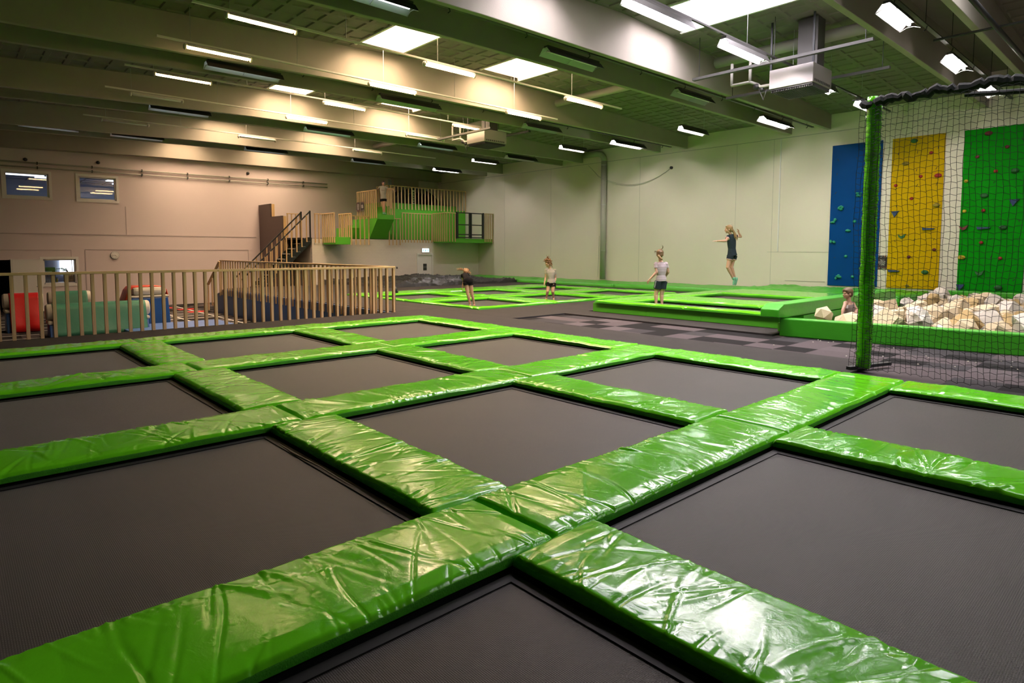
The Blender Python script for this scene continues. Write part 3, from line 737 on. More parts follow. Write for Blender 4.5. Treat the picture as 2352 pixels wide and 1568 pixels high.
def lamps():
    where = {1: 'front bay of warm lamps', 2: 'front bay close under a rib', 3: 'second bay', 4: 'second bay close under a rib', 5: 'third bay'}
    rows = [(1, 8.9, 5.58, 1.0, 12.4), (2, 11.15, 5.58, 1.0, 12.1), (3, 14.5, 5.78, 1.1, 13.2), (4, 16.85, 5.73, 1.1, 14.0), (5, 21.0, 5.68, 1.2, 14.5)]
    for k, y, z, a, b_ in rows:
        rail(y, z, a, b_, 'thin white lamp rail of the ' + where[k])
    L1 = [(1, 8.98, [(1.55, 2.75, 1), (5.6, 6.95, 1), (10.05, 11.5, 1)]), (2, 11.2, [(1.5, 2.75, 1), (5.55, 6.85, 1), (10.0, 11.35, 1)]),
          (3, 14.5, [(1.72, 2.97, 1), (6.0, 7.3, 1), (10.6, 12.05, 1)]), (4, 16.85, [(1.69, 2.93, 0), (5.9, 7.22, 1), (10.28, 11.9, 0)]), (5, 21.0, [(1.7, 2.98, 0), (5.87, 7.18, 0), (10.4, 11.7, 0)])]
    zz = {r[0]: r[2] for r in rows}; yy = {r[0]: r[1] for r in rows}
    pos = ['left', 'middle', 'right']
    for k, y, l in L1:
        for i, (a, b_, on) in enumerate(l):
            batten(a, b_, yy[k], zz[k]-0.018, on, '%s batten lamp, %s on the rail in the %s' % ('glowing warm' if on else 'unlit', pos[i], where[k]))
    # trough lamps hung between paired ribs
    T = [(6.72, 5.53, [(2.4, 3.87, 2), (7.05, 8.75, 0), (11.82, 13.5, 0), (16.5, 18.5, 1)], 'first rib pair'),
         (12.42, 5.53, [(2.24, 3.93, 2), (6.55, 8.5, 0), (11.91, 13.53, 0), (16.45, 18.4, 1)], 'second rib pair'),
         (18.08, 5.58, [(2.39, 4.02, 2), (7.05, 8.8, 2), (11.65, 13.4, 2), (16.2, 18.0, 0)], 'third rib pair'),
         (23.95, 5.62, [(-0.16, 1.51, 2), (2.44, 4.13, 2), (7.12, 8.85, 2), (11.92, 13.6, 2), (16.5, 18.2, 1)], 'fourth rib pair'),
         (1.27, 5.55, [(5.9, 7.4, 1), (9.65, 11.0, 1), (13.65, 15.0, 1), (16.96, 18.3, 1)], 'rib pair over the net')]
    nth = ['first', 'second', 'third', 'fourth', 'fifth']
    for y, z, l, nm in T:
        x0 = min(a[0] for a in l)-2.5
        r = empty('lamp_rail', (x0, y, z+0.27), 0, 'grey cable tray between the ribs of the ' + nm, 'rail', 'cable trays between the roof ribs')
        b = MB(); b.box(0, 20.3-x0, -0.04, 0.04, -0.012, 0.012); b.build('tray', 'lampgrey', r)
        x = 0.9
        while x < 20.2-x0:
            h = MB(); h.tube([(x, 0, 0.012), (x, 0, 6.7-z-0.27)], 0.006, 5); h.tube([(x, -0.03, -0.015), (x+0.05, 0, -0.06), (x+0.02, 0.03, -0.09)], 0.012, 5); h.build('cable_hook', 'black', r); x += 1.9
        for i, (a, b_, on) in enumerate(l):
            trough(a, b_, y, z, on, '%s trough lamp, %s from the window side in the %s' % ('dimly lit' if on == 2 else 'lit white' if on else 'unlit', nth[i], nm), 0.17)
    # white lit lamps of the bay over the foam pit, and one near the wall in each further bay
    rl = rail(3.95, 5.70, 3.0, 19.0, 'dark lamp rail leading over the foam pit', 'lampgrey')
    for i, (a, b_) in enumerate([(6.1, 7.98), (9.15, 10.9), (13.2, 14.68), (16.35, 17.75)]):
        trough(a, b_, 3.95, 5.51, 1, 'bright white lamp, %s along the rail by the heater' % nth[i], 0.13)
    for i, (a, b_, y, z) in enumerate([(15.85, 17.45, 9.15, 5.5), (16.15, 17.7, 14.8, 5.6), (15.87, 17.38, 20.0, 5.6)]):
        trough(a, b_, y, z, 1, 'bright white lamp near the wall in the %s bay' % ['first', 'second', 'third'][i], 0.13, roofz(a)-z)
lamps()

def heater(x, y, z, label):
    r = empty('unit_heater', (x, y, z), 0, label, 'heater', 'unit heaters under the roof')
    b = MB(); b.box(0, 1.0, -0.95, 0, 0.07, 0.48); b.build('casing', 'casing', r, bevel=0.012)
    g = MB()
    for i in range(24): g.prism([(0.05, -0.93+i*0.038, 0.05), (0.05, -0.91+i*0.038, 0.05), (0.05, -0.90+i*0.038, 0.0), (0.05, -0.92+i*0.038, 0.0)], (0.9, 0, 0))
    g.box(0.03, 0.97, -0.93, -0.02, 0.04, 0.066); g.build('grille', 'black', r)
    s = MB()
    for i in range(10): s.box(0.08+i*0.085, 0.13+i*0.085, -0.956, -0.95, 0.10, 0.15)
    s.build('side_vent', 'lampgrey', r)
    d = MB(); d.box(0.25, 0.62, -0.92, -0.5, 0.48, roofz(x)-z-0.02); d.build('flue_duct', 'lampgrey', r)
    k = MB()
    for (u, v) in ((0.02, -0.93), (0.02, -0.02)): k.box(u, u+0.03, v-0.02, v+0.02, 0.48, roofz(x)-z)
    k.build('bracket', 'blackmetal', r)
    p = MB(); p.tube([(0.1, 0, 0.2), (0.1, 0.25, 0.2), (0.1, 0.3, 0.25), (0.1, 0.5, 0.35), (0.1, 0.95, 0.35)], 0.035, 8)
    for q in (0.5, 0.95): p.tube([(0.1, q, 0.35), (0.1, q, 0.85)], 0.035, 8)
    p.build('water_pipe', 'pipe', r, smooth=True)
    v = MB(); v.ell((0.1, 0.34, 0.22), (0.06, 0.09, 0.07), 8, 6); v.ell((0.12, 0.22, 0.14), (0.05, 0.06, 0.06), 8, 6); v.tube([(0.1, 0.3, 0.2), (0.16, 0.2, -0.1), (0.1, 0.1, 0.1)], 0.012, 6); v.build('valve', 'black', r, smooth=True)
    return r
heater(11.55, 4.15, 5.02, 'white ceiling heater with black grille beside the blue climbing board')
heater(11.45, 14.85, 5.12, 'smaller looking white ceiling heater over the middle field')
def cable_tray(x, y0, y1, z, label):
    r = empty('cable_ladder', (x, y0, z), 0, label, 'cable tray', 'cable ladders by the heaters')
    b = MB(); b.box(-0.05, 0.05, 0, y1-y0, -0.03, 0.03); b.build('tray', 'lampgrey', r)
    for q in (0.15, (y1-y0)*0.5, y1-y0-0.15):
        h = MB(); h.tube([(0, q, 0.03), (0, q, roofz(x)-z)], 0.008, 5); h.build('hanger', 'black', r)
cable_tray(11.3, 1.97, 5.9, 5.60, 'long grey cable ladder running in front of the near heater')
cable_tray(12.9, 2.15, 5.9, 5.42, 'pale cable ladder behind the near heater')
cable_tray(11.2, 13.25, 16.2, 5.50, 'cable ladder in front of the far heater')
cable_tray(12.7, 13.0, 16.2, 5.55, 'pale cable ladder behind the far heater')
def vent_pipe(x, y0, y1, z, r_, label):
    b = MB(); b.tube([(x, y0, z), (x, y1, z)], r_, 14)
    tag(b.build('ventilation_pipe', 'pipe', smooth=True), label, 'pipe', 'round pipes under the roof')
vent_pipe(12.5, 7.83, 11.55, 6.2, 0.11, 'round pipe crossing the first warm lit bay')
vent_pipe(12.5, 2.15, 6.0, 6.25, 0.13, 'round pipe crossing the bay above the near heater')
vent_pipe(12.75, 13.4, 17.2, 6.2, 0.11, 'round pipe crossing the bay above the far heater')
vent_pipe(12.5, 19.0, 22.9, 6.2, 0.11, 'round pipe crossing the third bay')
def downpipe():
    r = empty('downpipe', (XR-0.16, 16.0, 0), 0, 'grey downpipe running down the white wall', 'pipe')
    b = MB(); b.tube([(0, 0, 0.2), (0, 0, 5.6)], 0.13, 16); b.build('shaft', 'pipe', r, smooth=True)
    b = MB(); b.tube([(0, 0, 5.6), (0, 0.03, 5.78), (0, 0.16, 5.92), (0, 0.4, 5.98), (0, 1.2, 5.98)], 0.13, 16); b.build('elbow', 'pipe', r, smooth=True)
    for z in (1.5, 3.6, 5.4):
        c = MB(); c.tube([(0, 0, z), (0, 0, z+0.04)], 0.138, 16); c.build('clamp', 'steel', r)
    w = MB(); w.tube([(-0.09, 0.15, 2.2), (-0.1, 0.17, 1.7), (-0.08, 0.2, 1.2), (-0.1, 0.19, 0.7), (-0.09, 0.22, 0.3)], 0.008, 6); w.build('dangling_cable', 'pipe', r)
downpipe()
def wall_cable():
    r = empty('wall_cable', (XR-0.02, 12.5, 4.98), 0, 'sagging pale cable on the white wall ending at a dark box', 'cable')
    for d in (0, 0.07):
        pts = []
        for i in range(17):
            t = i/16; y = 4.55*t
            pts.append((-0.012-0.31*math.exp(-((y-3.5)/0.5)**2), y, (0.54*t) - (1.02+d)*4*t*(1-t)*0.78 - (0.0 if i else 0)))
        b = MB(); b.tube(pts, 0.007, 5); b.build('cable_strand', 'pipe', r)
    b = MB(); b.tube([(-0.05, 0, 0), (0.018, 0, 0)], 0.06, 12); b.build('junction_box', 'black', r)
wall_cable()
b = MB(); b.box(-0.03, 0, -0.02, 0.02, 1.5, 5.57); tag(b.build('wall_conduit', 'whitepaint', loc=(XR, 7.9, 0)), 'straight white conduit running down the wall above the jumping girl', 'conduit')
def roof_pipes():
    p = empty('sprinkler_pipe', (9.0, 0.2, 5.56), 0, 'dark pipe under the roof at the upper right corner', 'pipe')
    b = MB(); b.tube([(0, 0, 0), (9.5, 0, 0)], 0.045, 8); b.build('main_pipe', 'black', p, smooth=True)
    b = MB(); b.tube([(3.2, 1.0, 0.03), (3.2, -1.8, 0.03)], 0.025, 8); b.build('branch_pipe', 'black', p, smooth=True)
roof_pipes()
def left_wall_pipes():
    for z, r_, lab in ((4.93, 0.03, 'upper grey pipe running along the far wall above the windows'), (4.75, 0.028, 'lower grey pipe running along the far wall above the windows')):
        p = empty('wall_pipe', (-6, YL-0.09, z), 0, lab, 'pipe', 'pipes on the far wall')
        b = MB(); b.tube([(0, 0, 0), (19.2, 0, 0.12)], r_, 8); b.build('pipe_run', 'pipe', p, smooth=True)
        for k in range(10):
            c = MB(); x = 1.2+k*1.85; c.box(x, x+0.04, -0.05, 0.09, 0.0063*x-0.05, 0.0063*x+0.05); c.build('pipe_bracket', 'lampgrey', p)
    for x, z, lab in ((0.4, 4.99+0.1, 'left dark sensor box high on the far wall'), (2.85, 5.2, 'right dark sensor box high on the far wall'), (9.07, 5.28, 'dark sensor box with a short cable at the end of the wall pipes')):
        s = MB(); s.ell((0, 0, 0), (0.075, 0.05, 0.07), 10, 6); s.box(-0.05, 0.05, 0, 0.05, -0.05, 0.05)
        tag(s.build('wall_sensor', 'black', smooth=False, loc=(x, YL-0.05, z)), lab, 'sensor', 'sensors on the far wall')
left_wall_pipes()

# ------------------------------------------------------------------ timber railings
def railing(label, pts, ztop, zbot, pitch, group=None, w=0.045, d=0.045, cap=(0.10, 0.04), below=0.0, mats=('pine', 'pinex'), cat='railing', skip_ends=False):
    """straight runs between pts (x, y); balusters hang from a flat handrail; zbot may be a function of run index"""
    x0, y0 = pts[0]
    root = empty('timber_railing', (x0, y0, 0), 0, label, cat, group)
    base = None
    for k, ((ax, ay), (bx, by)) in enumerate(zip(pts, pts[1:])):
        zt = ztop[k] if isinstance(ztop, (list, tuple)) else (ztop, ztop)
        zb = zbot[k] if isinstance(zbot, (list, tuple)) else (zbot, zbot)
        L = math.hypot(bx-ax, by-ay); n = max(1, round(L/pitch))
        alongx = abs(bx-ax) > abs(by-ay)
        ex, ey = (bx-ax)/L, (by-ay)/L
        h = MB(); h.bar((ax-x0-ex*0.03, ay-y0-ey*0.03, zt[0]-cap[1]/2), (bx-x0+ex*0.03, by-y0+ey*0.03, zt[1]-cap[1]/2), cap[0], cap[1])
        h.build('handrail', 'pinex' if alongx else 'piney', root, bevel=0.004)
        for i in range(n+1):
            if k > 0 and i == 0: continue
            t = i/n; px, py = ax+(bx-ax)*t, ay+(by-ay)*t
            z1 = zt[0]+(zt[1]-zt[0])*t-cap[1]; z0 = zb[0]+(zb[1]-zb[0])*t
            m = MB(); m.box(-w/2, w/2, -d/2, d/2, 0, z1-z0)
            m.build('baluster', mats[0], root, loc=(px-x0, py-y0, z0))
    return root
railing('long pine railing in front of the soft play floor', [(-4.2, 10.68), (5.86, 10.68)], 1.12, -0.005, 0.186, w=0.05, d=0.07, cap=(0.10, 0.045))
railing('pine railing running back from the corner above the blue stair side', [(5.84, 10.95), (5.84, 23.3)], 1.12, -0.26, 0.27, w=0.045, d=0.045, cap=(0.10, 0.045))
railing('short sloping pine handrail at the steps down to the play floor', [(5.84, 23.5), (5.84, 25.0)], [(1.08, 0.1)], [(-0.3, -0.98)], 0.5)
b = MB(); b.tube([(0, 0, 0), (0, 0, 0.46)], 0.025, 8); b.ell((0, 0, 0.52), (0.075, 0.06, 0.085), 12, 8); b.ell((0.06, 0, 0.47), (0.04, 0.05, 0.04), 10, 6)
tag(b.build('junction_post', 'black', loc=(6.12, 11.05, 0.0), smooth=True), 'small black post with a rounded head behind the railing corner', 'post')

# ------------------------------------------------------------------ mezzanine with jump platforms, exit door and steel stair
def mezzanine():
    b = MB(); b.box(10.5, 20.49, 25.25, 25.4, -1.0, 2.06); struct(b.build('wall_mezzanine', 'wallbrick'))
    b = MB(); b.box(10.5, 10.62, 25.41, 27.4, -1.0, 2.06); struct(b.build('wall_mezzanine_side', 'wall'))
    b = MB(); b.box(9.62, 20.49, 25.42, 29.19, 2.0, 2.08); struct(b.build('floor_mezzanine', 'deck'))
    # lower jump box
    r = empty('jump_box', (11.43, 24.6, 1.78), 0, 'low green boxed jump ledge sticking out from the mezzanine', 'platform', 'green jump ledges')
    b = MB(); b.box(-0.38, 0.37, -0.6, 0.64, 0, 0.34); b.build('box', 'greenpaint', r, bevel=0.01)
    # long landing box at the wall
    r = empty('jump_box', (18.9, 24.6, 1.93), 0, 'long green boxed ledge with the black gate, beside the white wall', 'platform', 'green jump ledges')
    b = MB(); b.box(-1.55, 1.57, -0.6, 0.64, 0, 0.22); b.build('box', 'greenpaint', r, bevel=0.01)
    # high jump platform with the raked underside
    r = empty('jump_tower', (13.97, 25.8, 2.09), 0, 'green jump tower with a raked overhanging platform the girl stands on', 'platform')
    X0, X1 = -0.47, 0.48
    b = MB(); b.prism([(X0, -0.54, 0.0), (X0, -1.32, 0.95), (X0, -1.32, 1.17), (X0, 0.6, 1.17), (X0, 0.6, 0.0)], (X1-X0, 0, 0)); b.build('raked_body', 'greenpaint', r)
    for i, (ya, h) in enumerate([(0.6, 1.0), (1.1, 0.72), (1.6, 0.44), (2.1, 0.2)]):
        s = MB(); s.box(X0-0.02, X1, ya, ya+0.5, 0, h); s.build('step', 'greenpaint', r)
    s = MB(); s.box(X0-0.7, X0-0.03, 0.4, 1.6, 0, 0.55); s.build('side_block', 'greenpaint', r)
    s = MB(); s.box(X1+0.06, X1+0.85, 0.0, 0.6, 0.0, 0.80); s.box(X1+0.06, X1+0.55, 0.0, 0.6, 0.8, 1.35); s.build('side_step', 'greenpaint', r)
    # upper deck behind
    r = empty('upper_deck', (18.0, 27.8, 2.09), 0, 'high green walled upper deck along the back of the mezzanine', 'platform')
    b = MB(); b.box(-2.6, 2.45, -1.4, 1.35, 0, 1.72); b.build('green_body', 'greenpaint', r)
    b = MB(); b.box(-2.6, 2.45, -0.6, 1.35, 1.72, 2.02); b.build('back_step', 'greenpaint', r)
mezzanine()
g = 'pine railings of the mezzanine'
def mrail(label, pts, zt, zb, pitch=0.19): return railing(label, pts, zt, zb, pitch, g, 0.045, 0.045, (0.075, 0.04))
mrail('short pine railing between the steel stair and the low ledge', [(10.62, 25.16), (11.0, 25.16), (11.0, 24.0)], 3.22, 1.86)
mrail('pine railing on the far side of the low green ledge', [(11.85, 23.98), (11.85, 25.16)], 3.24, 1.86)
mrail('pine railing between the low ledge and the jump tower', [(12.0, 25.16), (13.42, 25.16)], 3.2, 1.78, 0.23)
mrail('tall pine railing on the poster side of the jump tower', [(13.472, 26.35), (13.472, 24.5)], 4.46, 3.08)
mrail('tall pine railing on the wall side of the jump tower', [(14.478, 24.5), (14.478, 25.1)], 4.6, 3.1)
mrail('low pine railing right beside the overhang of the jump tower', [(14.58, 25.16), (15.22, 25.16)], 3.15, 1.78, 0.2)
mrail('pine railing above the exit door', [(15.36, 25.16), (17.18, 25.16)], 3.46, 1.92)
mrail('pine railing on the near end of the long green ledge', [(17.29, 25.2), (17.29, 23.95), (17.84, 23.95)], 3.5, 1.98)
mrail('pine railing between the black gate and the white wall', [(19.90, 23.95), (20.44, 23.95)], 3.55, 1.98, 0.15)
mrail('long pine railing along the front of the upper deck', [(15.42, 26.34), (20.42, 26.34)], 4.95, 3.72, 0.22)
mrail('pine end railing of the upper deck by the jump tower', [(15.33, 27.6), (15.33, 26.42)], 4.95, 3.85)
mrail('pine railing behind the brown board at the top of the stair', [(9.85, 26.42), (10.45, 26.42)], 3.25, 2.1)
def gate():
    r = empty('gate', (18.85, 23.95, 2.16), 0, 'black steel double gate on the long green ledge', 'gate')
    for k, (a, b_) in enumerate(((-0.88, -0.03), (0.03, 0.88))):
        m = MB()
        for x in (a, b_-0.05): m.box(x, x+0.07, -0.03, 0.03, 0, 1.38)
        for z in (0.02, 0.18, 0.70, 1.33): m.box(a, b_, -0.02, 0.02, z, z+0.05)
        m.build('gate_leaf', 'blackmetal', r)
    for q in (-0.955, 0.885):
        m = MB(); m.box(q, q+0.07, -0.04, 0.04, -0.01, 1.4); m.build('gate_post', 'blackmetal', r)
gate()
def mound():
    # dark arched tunnel mouth on the upper deck
    r = empty('tunnel_slide', (18.1, 28.2, 4.11), 0, 'dark arched tunnel mouth standing on the upper deck', 'tunnel')
    vs, n = [], 22
    o = MB()
    ring = [(1.55*math.cos(math.pi*i/n), 0, 0.95*math.sin(math.pi*i/n)) for i in range(n+1)]
    inn = [(1.2*math.cos(math.pi*i/n), 0, 0.72*math.sin(math.pi*i/n)) for i in range(n+1)]
    vs = [(p[0], -0.3, p[2]) for p in ring] + [(p[0], 0.6, p[2]) for p in ring] + [(p[0], -0.3, p[2]) for p in inn] + [(p[0], 0.6, p[2]) for p in inn]
    k = n+1; fs = []
    for i in range(n):
        fs += [(i, i+1, k+i+1, k+i), (2*k+i, 2*k+i+1, i+1, i), (2*k+i+1, 2*k+i, 3*k+i, 3*k+i+1), (k+i, k+i+1, 3*k+i+1, 3*k+i)]
    o.add(vs, fs); o.build('arch', 'tarp', r, smooth=False)
    b = MB(); b.prism([(p[0]*0.98, 0.5, p[2]*0.98) for p in inn], (0, 0.05, 0)); b.build('dark_curtain', 'black', r)
    s = MB(); s.box(-0.35, -0.17, -0.36, -0.34, 0.05, 0.85); q = s.build('notice_strip', 'posterwhite', r)
    t = MB()
    for i in range(5): t.box(-0.32+0.02*(i % 2), -0.21, -0.364, -0.36, 0.12+i*0.14, 0.17+i*0.14)
    t.build('notice_print', 'posterdark', q)
mound()
def poster(name, loc, rot, w, h, lines, label, group=None, border=True, ts=0.05):
    r = empty(name, loc, 0, label, 'poster', group); r.rotation_euler = rot
    b = MB(); b.box(-w/2, w/2, -0.006, 0.0, -h/2, h/2); b.build('sheet', 'posterdark', r)
    if border:
        rn = random.Random(len(label)); m = {k: MB() for k in ('posterred', 'posterorange', 'posterteal', 'posterwhite')}
        for _ in range(46):
            x = rn.uniform(-w/2+0.01, w/2-0.01); z = rn.choice((1, -1))*rn.uniform(h*0.36, h*0.485); q = rn.uniform(0.006, 0.016)*w/0.35
            k = rn.choice(list(m)); a = rn.uniform(0, 3)
            m[k].prism([(x+q*math.cos(a+2.1*i), -0.0075, z+q*math.sin(a+2.1*i)) for i in range(3)], (0, -0.001, 0))
        for k, v in m.items():
            if v.f: v.build('border_print', k, r)
    if isinstance(lines, int):      # small white print, too far off to read
        rn2 = random.Random(lines*7); m = MB()
        for i in range(lines):
            z = (lines-1)/2*ts*1.15-i*ts*1.15; x = -w*0.30+rn2.uniform(0, 0.03)
            while x < w*0.27:
                q = rn2.uniform(0.02, 0.07); m.box(x, min(x+q, w*0.30), -0.0085, -0.006, z-ts*0.3, z+ts*0.3); x += q+0.015
        m.build('white_print', 'posterwhite', r)
    else: lettering('\n'.join(lines), ts, 'posterwhite', r, (0, -0.008, 0), (math.pi/2, 0, 0))
    return r
poster('poster', (13.40, 26.16, 3.69), (0, 0, -math.pi/2), 0.33, 0.46, 5, 'left of two dark posters on the jump tower railing', 'dark posters on the jump tower railing', True, 0.052)
poster('poster', (13.40, 25.74, 3.70), (0, 0, -math.pi/2), 0.33, 0.46, 3, 'right of two dark posters on the jump tower railing', 'dark posters on the jump tower railing', True, 0.052)

def exit_door():
    d = empty('door_1', (16.79, 25.25, -1.0)); struct(d)
    b = MB(); b.box(-0.42, 0.42, -0.02, 0.0, 0, 2.26); b.build('door_leaf', 'whitepaint', d)
    b = MB(); b.box(-0.52, -0.43, -0.05, 0, 0, 2.27); b.box(0.43, 0.52, -0.05, 0, 0, 2.27); b.box(-0.52, 0.52, -0.05, 0, 2.27, 2.37); b.build('door_frame', 'whitepaint', d)
    b = MB(); b.box(-0.12, 0.1, -0.03, -0.02, 1.45, 1.81); b.build('door_window', 'darkroom', d)
    b = MB(); b.box(-0.12, 0.1, -0.034, -0.03, 1.625, 1.64); b.build('glazing_bar', 'steel', d)
    s = empty('exit_sign', (16.8, 25.2, 1.52), 0, 'lit green and white exit sign over the white door', 'sign')
    b = MB(); b.box(-0.24, 0.24, -0.02, 0.05, -0.12, 0.12); b.build('casing', 'whitepaint', s)
    b = MB(); b.box(-0.215, 0.215, -0.024, -0.02, -0.095, 0.095); b.build('lit_panel', 'exitwhite', s)
    g_ = MB()
    for x in (-0.15, 0.15):    # running figures and the arrow between them
        g_.ell((x, -0.026, 0.05), (0.016, 0.002, 0.016), 8, 5); g_.prism([(x-0.03, -0.025, -0.06), (x-0.01, -0.025, -0.06), (x+0.025, -0.025, 0.03), (x-0.015, -0.025, 0.03)], (0, -0.002, 0)); g_.prism([(x+0.01, -0.025, -0.02), (x+0.045, -0.025, -0.05), (x+0.05, -0.025, -0.035), (x+0.02, -0.025, 0.0)], (0, -0.002, 0))
    g_.box(-0.012, 0.012, -0.027, -0.025, -0.01, 0.07); g_.prism([(-0.045, -0.025, -0.005), (0.0, -0.025, -0.07), (0.045, -0.025, -0.005)], (0, -0.002, 0))
    g_.build('pictogram', 'exitgreen', s)
    b = MB(); b.ell((0, 0, 0), (0.045, 0.03, 0.055), 10, 6); tag(b.build('wall_outlet', 'black', loc=(15.05, 25.22, 0.62), smooth=True), 'small dark fitting on the white brick wall left of the exit door', 'outlet')
exit_door()

def steel_stair():
    r = empty('steel_stair', (8.4, 25.8, -1.0), 0, 'black steel stair with pine balusters climbing to the mezzanine', 'stair')
    n = 13; x0, x1, h = -1.1, 2.05, 3.08
    run, rise = (x1-x0)/n, h/n
    for y in (-0.5, 0.46):
        b = MB(); b.prism([(x0-0.15, y, 0), (x0+0.12, y, 0), (x1+0.05, y, h-0.22), (x1+0.05, y, h+0.03), (x1-0.2, y, h+0.03)], (0, 0.04, 0)); b.build('stringer', 'blackmetal', r)
        bl = MB()
        for i in range(n):
            for q in (0.12, 0.2): bl.tube([(x0+i*run+q, y-0.012, i*rise+0.07), (x0+i*run+q, y+0.052, i*rise+0.07)], 0.018, 8)
        bl.build('bolt_row', 'steel', r)
        hr = MB(); hr.bar((x0, y+0.02, 1.22), (x1, y+0.02, h+1.22), 0.05, 0.06, (0, 1, 0)); hr.box(x1-0.03, x1+0.03, y-0.01, y+0.05, h-0.1, h+1.26); hr.build('handrail', 'blackmetal', r)
        for i in range(n):
            x = x0+i*run+0.05; zb = i*rise+0.05
            m = MB(); m.box(-0.022, 0.022, -0.022, 0.022, 0, 1.22); m.build('baluster', 'pine', r, loc=(x, y+0.065 if y > 0 else y-0.025, zb))
    for i in range(n):
        t = MB(); t.box(x0+i*run, x0+(i+1)*run+0.03, -0.46, 0.46, (i+1)*rise-0.05, (i+1)*rise-0.01); tr = t.build('tread', 'black', r)
        e = MB(); e.box(x0+i*run-0.006, x0+i*run+0.02, -0.46, 0.46, (i+1)*rise-0.052, (i+1)*rise-0.004); e.build('nosing', 'steel', tr)
steel_stair()
def brown_wall():
    r = empty('stepped_board', (9.6, 27.8, -1.0), 0, 'tall dark brown stepped board with pale plywood edges at the stair head', 'board')
    b = MB(); b.box(-0.05, 0.0, -1.5, 1.35, 0, 4.10); b.build('lower_panel', 'brown', r)
    b = MB(); b.box(-0.05, 0.0, -0.13, 1.35, 4.10, 4.73); b.build('upper_panel', 'brown', r)
    b = MB(); b.box(0.0, 0.14, -1.52, -1.48, 1.5, 4.10); b.box(0.0, 0.14, -0.15, -0.11, 4.10, 4.73); b.build('plywood_edge', 'ply', r)
    b = MB(); b.box(-0.055, 0.005, -1.5, -0.13, 4.10, 4.115); b.box(-0.055, 0.005, -0.13, 1.35, 4.73, 4.745); b.build('edge_strip', 'blackmetal', r)
brown_wall()
b = MB(); b.box(17.2, 18.9, 28.9, 29.18, 4.98, 6.2); struct(b.build('trim_4', 'concrete'))
b = MB(); b.box(16.98, 17.40, 29.15, 29.19, 5.15, 5.62); struct(b.build('bluish_light_board', 'office'))  # added pale board, its colour stands in for bluish light on the wall

# ------------------------------------------------------------------ climbing boards, foam pit, net
def hold_mesh(kind, rn):
    b = MB()
    if kind == 'blob':
        for _ in range(rn.choice((3, 4, 5))):
            b.ell((-0.03, rn.uniform(-0.07, 0.07), rn.uniform(-0.06, 0.06)), (0.045, rn.uniform(0.03, 0.06), rn.uniform(0.03, 0.055)), 9, 6)
    elif kind == 'oval':
        b.ell((-0.02, 0, 0), (0.06, 0.10, 0.065), 12, 7); b.ell((-0.055, 0.0, 0.02), (0.03, 0.04, 0.02), 8, 5)
    elif kind == 'tri':
        b.prism([(0, -0.11, 0.08), (0, 0.11, 0.07), (0, 0.02, -0.12)], (-0.05, 0, 0))
    elif kind == 'ledge':
        b.prism([(0, 0.17, 0.035), (0, -0.17, 0.01), (0, -0.12, -0.02), (0, 0.15, -0.04)], (-0.06, 0, 0))
    elif kind == 'horn':
        b.prism([(0, 0.11, 0.06), (0, 0.03, 0.0), (0, -0.11, 0.07), (0, -0.06, -0.05), (0, 0.02, -0.08), (0, 0.09, -0.02)], (-0.05, 0, 0))
    else:
        b.ell((-0.02, 0, 0), (0.045, 0.055, 0.05), 10, 6)
    return b
def board(name, y0, y1, mat, holds, label):
    r = empty('climbing_board', (XR-0.005, (y0+y1)/2, 0.33), 0, label, 'climbing board', 'climbing boards on the white wall')
    b = MB(); b.box(-0.035, 0, -(y1-y0)/2, (y1-y0)/2, 0, 4.77); b.build('panel', mat, r, bevel=0.004)
    rn = random.Random(len(label))
    for (y, z, kind, m) in holds:
        o = hold_mesh(kind, rn).build('climbing_hold', m, r, smooth=kind in ('blob', 'oval', 'knob')); o.location = (-0.035, y-(y0+y1)/2, z-0.33)
    d = MB()
    for i in range(8):
        for j in range(3):
            d.tube([(-0.037, -(y1-y0)/2+0.18+j*(y1-y0-0.36)/2+rn.uniform(-0.05, 0.05), 0.4+i*0.56+rn.uniform(-0.1, 0.1)), (-0.034, 0, 0)][:1]*1 + [(-0.0345, -(y1-y0)/2+0.18+j*(y1-y0-0.36)/2, 0.4+i*0.56)], 0.008, 6)
    d.build('bolt_holes', 'black', r)
t = 'holdteal'
board('blue', 4.55, 6.10, 'blueboard', [(5.19, 3.39, 'blob', t), (5.76, 2.97, 'blob', t), (5.97, 2.54, 'blob', t), (5.3, 2.51, 'knob', t), (5.51, 2.24, 'blob', t), (5.98, 1.80, 'blob', t), (5.0, 1.78, 'blob', t), (5.53, 1.34, 'knob', t), (5.75, 0.64, 'blob', t), (5.29, 0.65, 'knob', t)], 'blue climbing board with teal holds on the white wall')
board('yellow', 2.84, 4.27, 'yellowboard', [(3.66, 4.96, 'oval', 'holdgreen'), (3.19, 4.54, 'knob', 'holdred'), (3.87, 4.28, 'oval', 'holdolive'), (3.44, 3.84, 'knob', 'holdred'), (2.98, 3.83, 'oval', 'holdred'), (4.12, 3.61, 'knob', 'holdred'), (3.66, 3.17, 'knob', 'holdred'), (2.98, 2.93, 'oval', 'holdolive'), (4.1, 2.72, 'tri', 'holdblue'), (3.16, 2.21, 'ledge', 'holdblue'), (3.88, 1.99, 'horn', 'holdgreen'), (2.98, 1.56, 'knob', 'holdmaroon'), (3.66, 1.33, 'knob', 'holdmaroon'), (4.06, 0.88, 'ledge', 'holdblue'), (3.2, 0.86, 'oval', 'holdgreen'), (3.67, 0.41, 'knob', 'holdolive')], 'yellow climbing board with red and navy holds behind the net')
